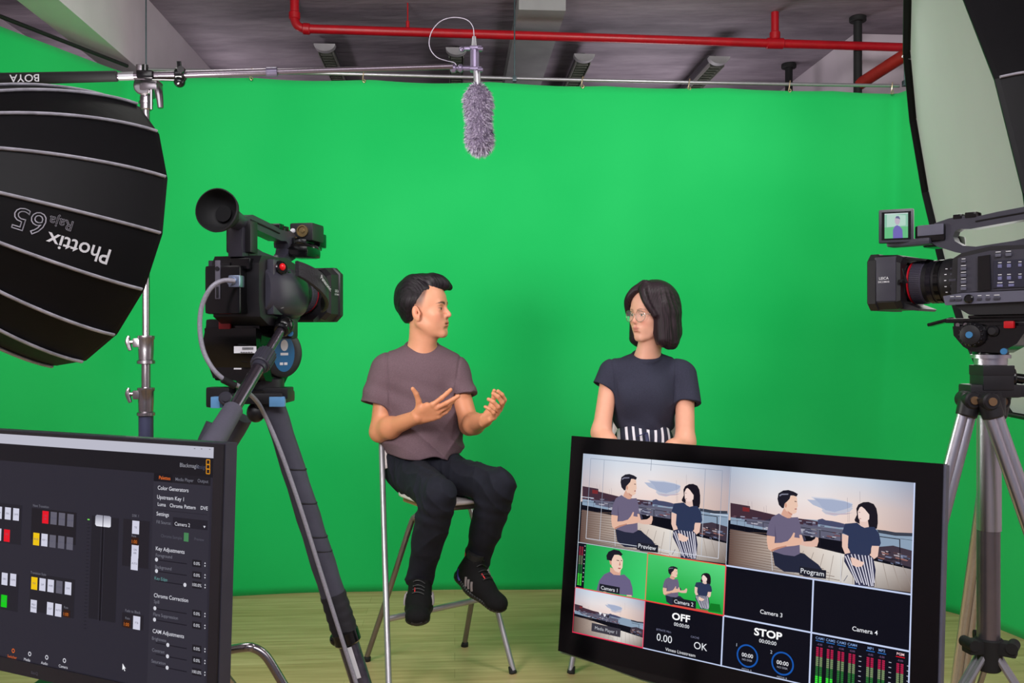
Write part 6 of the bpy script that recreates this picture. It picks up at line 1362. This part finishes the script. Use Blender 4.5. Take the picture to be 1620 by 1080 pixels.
# t-shirt
def tee(name, lo, hi, parts, material, parent, wr, h=.0034, smooth=2):
    F = Field(lo, hi, h); parts(F); F.warp(wr); V, Q = F.mesh(smooth); return np_mesh(name, V, Q, material, parent, None, INV[parent])
M_TEE = mat('brown_grey_jersey', (98, 78, 86), .9, var=.12, scale=260, bump=.25, bscale=700, spec=.2)
def man_tee(F):
    fa = (.18, -.98, 0); fb = (.0, -1, 0)
    F.cone(N(P(668, 606, 3.73)), N(P(669, 690, 3.72)), .158, .156, .03, flat=(fa, .66))
    F.cone(N(P(669, 690, 3.715)), N(P(669, 722, 3.70)), .152, .154, .03, flat=(fa, .86))
    F.cone(N(P(640, 582, 3.72)), N(P(700, 582, 3.745)), .062, .062, .05)
    F.cone(N(P(628, 588, 3.71)), N(P(712, 589, 3.74)), .062, .060, .04)
    F.cone(N(P(655, 568, 3.735)), N(P(682, 568, 3.74)), .047, .047, .04)
    for s_, e, hp, r0, r1 in ((sR, eR, P(596, 640, 3.685), .062, .066), (sL, eL, P(733, 627, 3.70), .055, .058)):
        hp = N(hp); dd = unit(hp-s_); F.cone(s_+dd*.005, hp+dd*.05, r0, r1, .035, cut=(hp, dd))
        F.cone(hp-dd*.045, hp+dd*.08, r1-.016, r1-.007, .004, op='-')
    # neck opening and ribbed collar
    c = N(P(668, 545, 3.725)); ax = unit((.05, -.42, .9))
    F.cone(c-ax*.05, c+ax*.09, .058, .072, .010, op='-')
    ring = [c-ax*.012+(unit(np.cross(ax, (0, 1, 0)))*math.cos(q)*.066+unit(np.cross(ax, np.cross(ax, (0, 1, 0))))*math.sin(q)*.062) for q in np.linspace(0, 2*PI, 30)]
    for i in range(29): F.cone(ring[i], ring[i+1], .0065, .0065, .001)
    F.ell(N(P(669, 747, 3.70)), (.36, .30, .078), None, .006, '-')
def wrinkle_m(X, Y, Z):
    a = sstep(1.03-Z, 0, .14)
    w1 = fold(62*(Z+.30*X)+4*np.sin(9*X+3)+2*np.sin(14*Y))*.0125*a*(.6+.4*np.sin(23*X+30*Z))
    w2 = np.sin(40*(X*.8+Z*.7)+5*np.sin(11*Z))*.0035*sstep(1.20-Z, 0, .12)+fold(90*(X+.25*Z)+3*np.sin(14*Z))*.0025*sstep(1.18-Z, 0, .1)*sstep(Z, .9, 1.0)*np.exp(-((X+.51)/.05)**2)
    w3 = fold(55*(Z-.8*(X+.2))+3*np.sin(12*X))*.0050*sstep(X, -.34, -.2)*sstep(1.2-Z, 0, .1)
    seam = (np.exp(-((X-P(617, 0, 3.7).x+.10*(Z-1.15))/.0045)**2)+np.exp(-((X-P(723, 0, 3.7).x-.12*(Z-1.15))/.0045)**2))*.0045*sstep(Z, 1.03, 1.08)
    return w1+w2+w3-.004+seam
tee('t_shirt', (-.72, 3.48, .76), (.06, 3.95, 1.34), man_tee, M_TEE, t, wrinkle_m)
# trousers
M_TRO = mat('navy_black_cotton', (21, 22, 33), .85, var=.18, scale=40, bump=.3, bscale=500, spec=.25)
hR, hL = N((-.420, 3.69, .778)), N((-.280, 3.70, .776)); kR, kL = N(P(694, 783, 3.33)), N(P(789, 769, 3.40)); aR, aL = N(P(664, 915, 3.50)), N(P(752, 893, 3.60))
def man_tro(F):
    F.cone(hR+[.01, 0.02, .0], hL-[.01, -.02, .0], .095, .095, .04, flat=((0, 0, 1), .84))
    F.cone(N(P(645, 728, 3.71)), N(P(695, 728, 3.71)), .088, .088, .03)
    for h_, k_, a_, r in ((hR, kR, aR, (.082, .065, .060, .050)), (hL, kL, aL, (.080, .064, .058, .050))):
        F.cone(h_, k_, r[0], r[1], .035); F.cone(k_, a_, r[2], r[3], .025); F.cone(k_+(a_-k_)*.12, k_+(a_-k_)*.55, .061, .055, .03)
        dd = unit(a_-k_); F.cone(a_-dd*.02, a_+dd*.075, r[3]+.001, r[3]-.004, .01, cut=(a_+dd*.045, dd)); F.cone(a_, a_+dd*.1, .045, .050, .004, op='-')
def wrinkle_t(X, Y, Z):
    lowl = sstep(.70-Z, 0, .18)
    s_ = fold(80*Z+4*np.sin(16*X+2)+2*np.sin(13*Y))*.0060*lowl*(.55+.45*np.sin(13*Z+X*22))
    th = fold(60*(X-.5*Y)+3*np.sin(9*Y))*.0045*sstep(Z, .66, .72)+fold(95*(X+.8*Z)+4*np.sin(20*Y))*.0040*sstep(Z, .64, .72)
    kn = np.sin(110*(Z+.3*X))*.0025*np.exp(-((Z-.68)/.045)**2)
    return s_+th+kn-.002
tro = tee('trousers', (-.60, 3.18, .30), (.10, 3.90, .98), man_tro, M_TRO, t, wrinkle_t, .0036, 1)
# shoes
M_SHOE = mat('black_knit', (13, 12, 14), .85, var=.2, scale=160, bump=.6, bscale=900, spec=.2); M_SOLE = mat('black_sole', (16, 15, 16), .5, var=.15, bump=.4, bscale=260)
def shoe(heel, toe, up, parent, lab):
    heel, toe = N(heel), N(toe); f = unit(toe-heel); u = unit(N(up)-f*(N(up)@f)); s_ = np.cross(u, f); R = np.stack([f, s_, u], 1); L = np.linalg.norm(toe-heel)
    pt = lambda x, y, z: heel+R @ np.array([x, y, z]); k = L/.27
    lo = np.minimum(heel, toe)-.11; hi = np.maximum(heel, toe)+.15
    F = Field(lo, hi, .0026)
    F.cone(pt(.035*k, 0, .040), pt(.11*k, 0, .038), .036, .040, .02); F.cone(pt(.11*k, 0, .034), pt(.225*k, .004, .026), .044, .034, .03, flat=(u, .80)); F.cone(pt(.03*k, 0, .05), pt(.055*k, 0, .105), .034, .036, .03); F.cone(pt(.06*k, 0, .085), pt(.15*k, 0, .045), .034, .034, .04); F.ell(pt(.225*k, .003, .024), (.045, .043, .030), R, .02)
    F.cone(pt(.055*k, 0, .125), pt(.06*k, 0, .19), .030, .030, .006, op='-'); F.ell(pt(.13*k, 0, -.05), (.2, .1, .052), R, .004, '-')
    V, Q = F.mesh(1); VS = V; sh = np_mesh('shoe', V, Q, M_SHOE, parent, None, INV[parent])
    F = Field(lo, hi, .0026)
    F.cone(pt(.028*k, 0, .016), pt(.11*k, -.002, .016), .040, .040, .02, flat=(u, .55)); F.cone(pt(.11*k, 0, .012), pt(.225*k, .004, .013), .043, .044, .03, flat=(u, .42)); F.ell(pt(.02*k, 0, .024), (.036, .034, .024), R, .02)
    F.warp(lambda X, Y, Z: .0012*np.sin((X*f[0]+Y*f[1]+Z*f[2])*520)+X*0)
    V, Q = F.mesh(1); np_mesh('sole', V, Q, M_SOLE, sh, None, INV[parent])
    def snap(p, dr, lift=.001):
        p = N(p); dr = unit(dr); q = VS-p; al = q @ dr; dist = np.linalg.norm(q-al[:, None]*dr, axis=1); m = dist < .006
        return Vector(p+dr*((al[m].max() if m.any() else 0)+lift))
    def surf(x, side, z, out=.0):  # rough upper half-width
        return snap(pt(x*k, side*.01, z), s_*side)
    for side in (-1, 1):
        for j in range(3):
            b = MB(); x = .085+j*.019; b.tube([Vector(surf(x+.014, side, .034, .002)), Vector(surf(x+.006, side, .050, -.001)), Vector(surf(x-.002, side, .066))], .0048, 8, 4, flat=.4); obj('side_stripe', b, mat('grey_stripe', (112, 104, 104), .35), sh, label='grey side stripe')
    b = MB()
    for j in range(5):
        x = .085+j*.017; z = .110-j*.011; b.tube([snap(pt(x*k, -.022, .03), u), snap(pt((x+.002)*k, -.008, .03), u, .0025), snap(pt((x+.004)*k, .008, .03), u, .0025), snap(pt((x+.006)*k, .022, .03), u)], .0024, 6, 4)
    obj('laces', b, M_SOLE, sh)
    b = MB(); b.tube([Vector(pt(.012*k, .010, .120)), Vector(pt(.002*k, .0, .140)), Vector(pt(.010*k, -.012, .128)), Vector(pt(.016*k, -.014, .10)), Vector(pt(.012*k, -.020, .07))], .0026, 6, 4, flat=.5); obj('heel_loop', b, mat('red_webbing', (200, 30, 40), .6), sh, label='red heel loop')
    b = MB(); b.tube([Vector(pt(.022*k, -.038, .065)), Vector(pt(.03*k, -.042, .04)), Vector(pt(.045*k, -.042, .026))], .005, 8, 4, flat=.4); obj('blue_patch', b, mat('deep_blue_patch', (36, 26, 110), .5), sh, label='deep blue heel patch')
    b = MB(); b.tube([snap(pt(.13*k, -.014, .03), u), snap(pt(.155*k, -.012, .03), u)], .0022, 6, 1); obj('red_tab', b, MATS['red_webbing'], sh)
    # sock
    b = MB(); b.cyl(Vector(pt(.055*k, 0, .07)), Vector(pt(.06*k, 0, .15)), .031, .034); obj('sock', b, M_RUB, parent)
    return sh
shoe((-.352, 3.535, .300), (-.345, 3.255, .288), (0, 0, 1), t, '')
shoe((-.205, 3.60, .372), (-.040, 3.42, .286), (.15, -.2, 1), t, '')

# ---------------------------------------------------------------- the woman
YW = 3.72
t = thing('person', 'seated woman with black bob, round glasses and dark blue grey t-shirt looking left', 'person', (.56, 3.72, .78))
hcW = P(1031, 497, 3.70); ph = 34*PI/180
HW = HeadFrame(hcW, (-math.cos(ph), -math.sin(ph), -.06), (.04, 0, 1), .93)
sR, sL = N(P(966, 588, 3.72)), N(P(1083, 592, 3.73))
eR, eL = N(P(951, 684, 3.66)), N(P(1084, 700, 3.62))
wR, wL = N(P(988, 742, 3.47)), N(P(1020, 738, 3.44))
F = Field((.26, 3.22, .74), (.86, 3.92, 1.64), .0027)
add_head(F, HW, True)
nb = N(P(1024, 565, 3.74)); F.cone(nb, HW(-.015, 0, -.06), .050, .044, .02); F.cone(nb+[-.008, -.02, 0], HW(.015, 0, -.07), .038, .034, .02)
F.cone(N(P(995, 586, 3.74)), N(P(1055, 586, 3.74)), .036, .036, .02)
fac = (-.1, -.99, 0)
F.cone(N(P(1024, 610, 3.74)), N(P(1020, 700, 3.74)), .105, .10, .05, flat=(fac, .62))
arm(F, sR, eR, wR, (.037, .036, .034, .034, .0235)); arm(F, sL, eL, wL, (.038, .038, .035, .035, .0235))
hand(F, wR, (.55, -.45, -.55), (.2, .5, -.8), (.6, -.6, .5), [(.3, .3, .2)]*4, [.1, .02, -.05, -.12], ((.018, .022, .006), (.5, .8, .2), (.7, .6, .2), (.9, .3, .1)), .88)
hand(F, wL, (-.75, -.25, -.35), (.1, .3, -.9), (-.2, .6, .6), [(.3, .3, .2)]*4, [.1, .02, -.05, -.12], ((.018, .022, .006), (.5, .8, .2), (.7, .6, .2), (.9, .3, .1)), .88)
V, Q = F.mesh(1); del F
np_mesh('body', V, Q, SKIN, t, skin_cols(V, HW, (230, 172, 150), True, False), INV[t]); eyes(HW, t)
# hair: bob with parted fringe
F = Field(N(hcW)-[.18, .18, .22], N(hcW)+[.18, .18, .19], .0021); R = HW.R; hs = HW.s
E_ = lambda p, r, kk=.01, op='+': F.ell(HW(*p), np.array(r)*hs, R, kk, op)
Cn_ = lambda a, b, ra, rb, kk=.01, op='+', flat=None: F.cone(HW(*a), HW(*b), ra*hs, rb*hs, kk, op=op, flat=flat)
E_((-.022, 0, .050), (.115, .096, .102), .01)
E_((-.040, 0, -.010), (.098, .100, .110), .03)
E_((-.040, 0, -.085), (.092, .106, .068), .03)
for y in (-1, 1):
    Cn_((.012, y*.080, .03), (.018, y*.088, -.105), .030, .030, .03); Cn_((-.03, y*.080, .0), (-.025, y*.090, -.12), .036, .033, .03)
# open front: face, throat
F.cone(HW(.115, 0, .052), HW(.120, 0, -.07), .064*hs, .064*hs, .006, op='-', flat=(R[:, 0], 1.45))
E_((.075, 0, -.115), (.075, .058, .10), .008, '-')
E_((.115, -.0, .030), (.050, .066, .058), .006, '-')
E_((-.02, 0, -.150), (.055, .055, .065), .01, '-')
# fringe locks falling over the temples, parted at the top
for y, pts in ((1, [(.040, .006, .128), (.074, .030, .102), (.084, .058, .058), (.060, .080, .000)]), (-1, [(.036, .000, .130), (.078, -.024, .104), (.090, -.054, .062), (.066, -.078, .006)])):
    F.chain([HW(*p) for p in pts], [.019*hs, .018*hs, .015*hs, .012*hs], .016)
def combw(X, Y, Z):
    px, py, pz = (X-hcW[0])/hs, (Y-hcW[1])/hs, (Z-hcW[2])/hs; x = px*R[0, 0]+py*R[1, 0]+pz*R[2, 0]; y = px*R[0, 1]+py*R[1, 1]+pz*R[2, 1]; z = px*R[0, 2]+py*R[1, 2]+pz*R[2, 2]
    th = np.arctan2(y, x+.03); g = np.sin(th*84+2*np.sin(z*14)+2*np.sin(th*9))*.0006+np.sin(th*23+1.5*np.sin(z*11+1))*.0011
    return g*sstep(.125-z, 0, .05)*sstep(.055-x, 0, .04)+np.exp(-((y-.004)/.004)**2)*sstep(z, .11, .135)*.004*sstep(x, -.03, .03)
F.warp(combw)
hair_obj(F, 'brown_black', (36, 24, 31), t, HW); del F
# glasses
M_GOLD = mat('thin_silver_frame', (200, 190, 185), .2, .9); gm_ = bpy.data.materials.new('clear_lens'); gm_.use_nodes = True; gb = gm_.node_tree.nodes['Principled BSDF']; gb.inputs['Roughness'].default_value = .05; gb.inputs['Alpha'].default_value = .07; gb.inputs['Base Color'].default_value = (.8, .9, .85, 1)
hv = lambda *a: Vector(HW(*a))
gl_ = MB()
for y in (-1, 1): gl_.tube([hv(.103-.010*math.cos(q)**2*(1 if math.cos(q)*y > 0 else .2), y*.034+.0265*math.cos(q), -.004+.0245*math.sin(q)) for q in np.linspace(0, 2*PI, 33)], .0011, 6, 1, cap=False)
gl_.tube([hv(.105, -.008, .004), hv(.108, 0, .007), hv(.105, .008, .004)], .0011, 6, 4)
for y in (-1, 1): gl_.tube([hv(.092, y*.061, .004), hv(.07, y*.079, .005), hv(-.005, y*.086, .006), hv(-.02, y*.086, -.01)], .0012, 6, 3)
g_ = tag(center_origin(obj('eyeglasses', gl_, M_GOLD), Vector(hcW)), 'round thin rimmed glasses on the face of the woman', 'glasses')
INV[g_] = Matrix.Translation(-Vector(hcW))
for y in (-1, 1):
    b = MB(); b.bm.faces.new([b.bm.verts.new(hv(.1015-.010*math.cos(q)**2*(1 if math.cos(q)*y > 0 else .2), y*.034+.0262*math.cos(q), -.004+.0242*math.sin(q))) for q in np.linspace(0, 2*PI, 32, endpoint=False)]); o = obj('lens', b, gm_, g_)
    m = o.modifiers.new('t', 'SOLIDIFY'); m.thickness = .0012
# t-shirt
M_TEW = mat('blue_grey_jersey', (50, 50, 66), .9, var=.10, scale=220, bump=.25, bscale=700, spec=.2)
def wom_tee(F):
    fa = (-.1, -.99, 0)
    F.cone(N(P(1022, 612, 3.74)), N(P(1020, 640, 3.73)), .122, .120, .03, flat=(fa, .68)); F.cone(N(P(1020, 640, 3.735)), N(P(1018, 686, 3.73)), .118, .108, .03, flat=(fa, .70))
    for px in (1000, 1038): F.ell(N(P(px, 622, 3.69)), (.060, .055, .065), None, .07)
    F.cone(N(P(992, 584, 3.735)), N(P(1058, 586, 3.745)), .046, .046, .05); F.cone(N(P(980, 592, 3.72)), N(P(1072, 595, 3.735)), .046, .048, .04); F.cone(N(P(1006, 578, 3.745)), N(P(1042, 578, 3.75)), .042, .042, .04)
    for s_, hp, r0, r1 in ((sR, P(954, 611, 3.705), .045, .049), (sL, P(1086, 637, 3.68), .048, .056)):
        hp = N(hp); dd = unit(hp-s_+[0, 0, -.02]); F.cone(s_+dd*.002, hp+dd*.05, r0, r1, .035, cut=(hp, dd)); F.cone(hp-dd*.04, hp+dd*.08, r1-.014, r1-.007, .004, op='-')
    c = N(P(1023, 559, 3.725)); ax = unit((-.06, -.40, .9)); F.cone(c-ax*.05, c+ax*.09, .050, .062, .010, op='-')
    ring = [c-ax*.012+(unit(np.cross(ax, (0, 1, 0)))*math.cos(q)*.060+unit(np.cross(ax, np.cross(ax, (0, 1, 0))))*math.sin(q)*.060) for q in np.linspace(0, 2*PI, 30)]
    for i in range(29): F.cone(ring[i], ring[i+1], .0065, .0065, .002)
    F.ell(N(P(1018, 733, 3.72)), (.18, .16, .055), None, .012, '-')
def wrinkle_w(X, Y, Z):
    return np.sin(58*(Z+.5*X)+4*np.sin(9*X+1)+2*np.sin(14*Y))*.0065*sstep(1.04-Z, 0, .12)+np.sin(45*(X*.9-Z*.6)+4*np.sin(11*Z))*.0035-.003+(np.exp(-((X-P(972, 0, 3.7).x+.10*(Z-1.15))/.0045)**2)+np.exp(-((X-P(1066, 0, 3.7).x-.10*(Z-1.15))/.0045)**2))*.0045*sstep(Z, 1.03, 1.08)
tee('t_shirt', (.24, 3.48, .80), (.90, 3.95, 1.34), wom_tee, M_TEW, t, wrinkle_w)
# striped trousers
ms = bpy.data.materials.new('navy_white_stripes'); ms.use_nodes = True; nt_ = ms.node_tree; bb_ = nt_.nodes['Principled BSDF']; tc = nt_.nodes.new('ShaderNodeTexCoord'); wv = nt_.nodes.new('ShaderNodeTexWave'); wv.inputs['Scale'].default_value = 11; wv.inputs['Distortion'].default_value = 1.2; wv.inputs['Detail'].default_value = 0; wv.bands_direction = 'X'
nt_.links.new(tc.outputs['Object'], wv.inputs[0]); cr = nt_.nodes.new('ShaderNodeValToRGB'); cr.color_ramp.interpolation = 'CONSTANT'; cr.color_ramp.elements[0].color = (*lin((26, 28, 50)), 1); cr.color_ramp.elements[1].position = .72; cr.color_ramp.elements[1].color = (*lin((214, 210, 220)), 1); nt_.links.new(wv.outputs['Fac'], cr.inputs[0]); nt_.links.new(cr.outputs[0], bb_.inputs['Base Color']); bb_.inputs['Roughness'].default_value = .8
def wom_tro(F):
    h1, h2 = N((.49, 3.70, .785)), N((.61, 3.70, .785)); k1, k2 = N((.45, 3.33, .77)), N((.60, 3.32, .77)); a1, a2 = N((.45, 3.46, .40)), N((.58, 3.45, .40))
    F.cone(h1, h2, .098, .098, .04); F.cone(N(P(1000, 712, 3.72)), N(P(1036, 712, 3.72)), .085, .085, .03)
    F.cone(N(P(1005, 694, 3.72)), N(P(1032, 694, 3.72)), .082, .082, .02)
    for h_, k_, a_ in ((h1, k1, a1), (h2, k2, a2)): F.cone(h_, k_, .09, .072, .03); F.cone(k_, a_, .07, .075, .02, cut=(a_, a_-k_)); F.cone(a_-unit(a_-k_)*.02, a_+unit(a_-k_)*.1, .066, .07, .004, op='-')
tee('trousers', (.34, 3.20, .32), (.76, 3.90, 1.0), wom_tro, ms, t, lambda X, Y, Z: np.sin(60*Z+4*np.sin(14*X))*.003*sstep(.7-Z, 0, .1)+Y*0)
b = MB(); p = [P(1003, 693, 3.625), P(1013, 690, 3.62), P(1022, 686, 3.62), P(1030, 682, 3.625)]
b.tube([P(1022, 684, 3.625), P(1024, 694, 3.62), P(1026, 706, 3.61)], .0075, 8, 4, flat=.35); b.tube([P(1006, 690, 3.62), P(1014, 688, 3.62), P(1022, 684, 3.625)], .005, 8, 4, flat=.4); obj('waist_tie', b, mat('navy_tie', (34, 36, 78), .6), t)
for a_, toe in ((Vector((.45, 3.47, .31)), Vector((.43, 3.26, .292))), (Vector((.58, 3.46, .31)), Vector((.585, 3.25, .292)))):
    shoe(a_+Vector((0, .03, 0)), toe, (0, 0, 1), t, '')
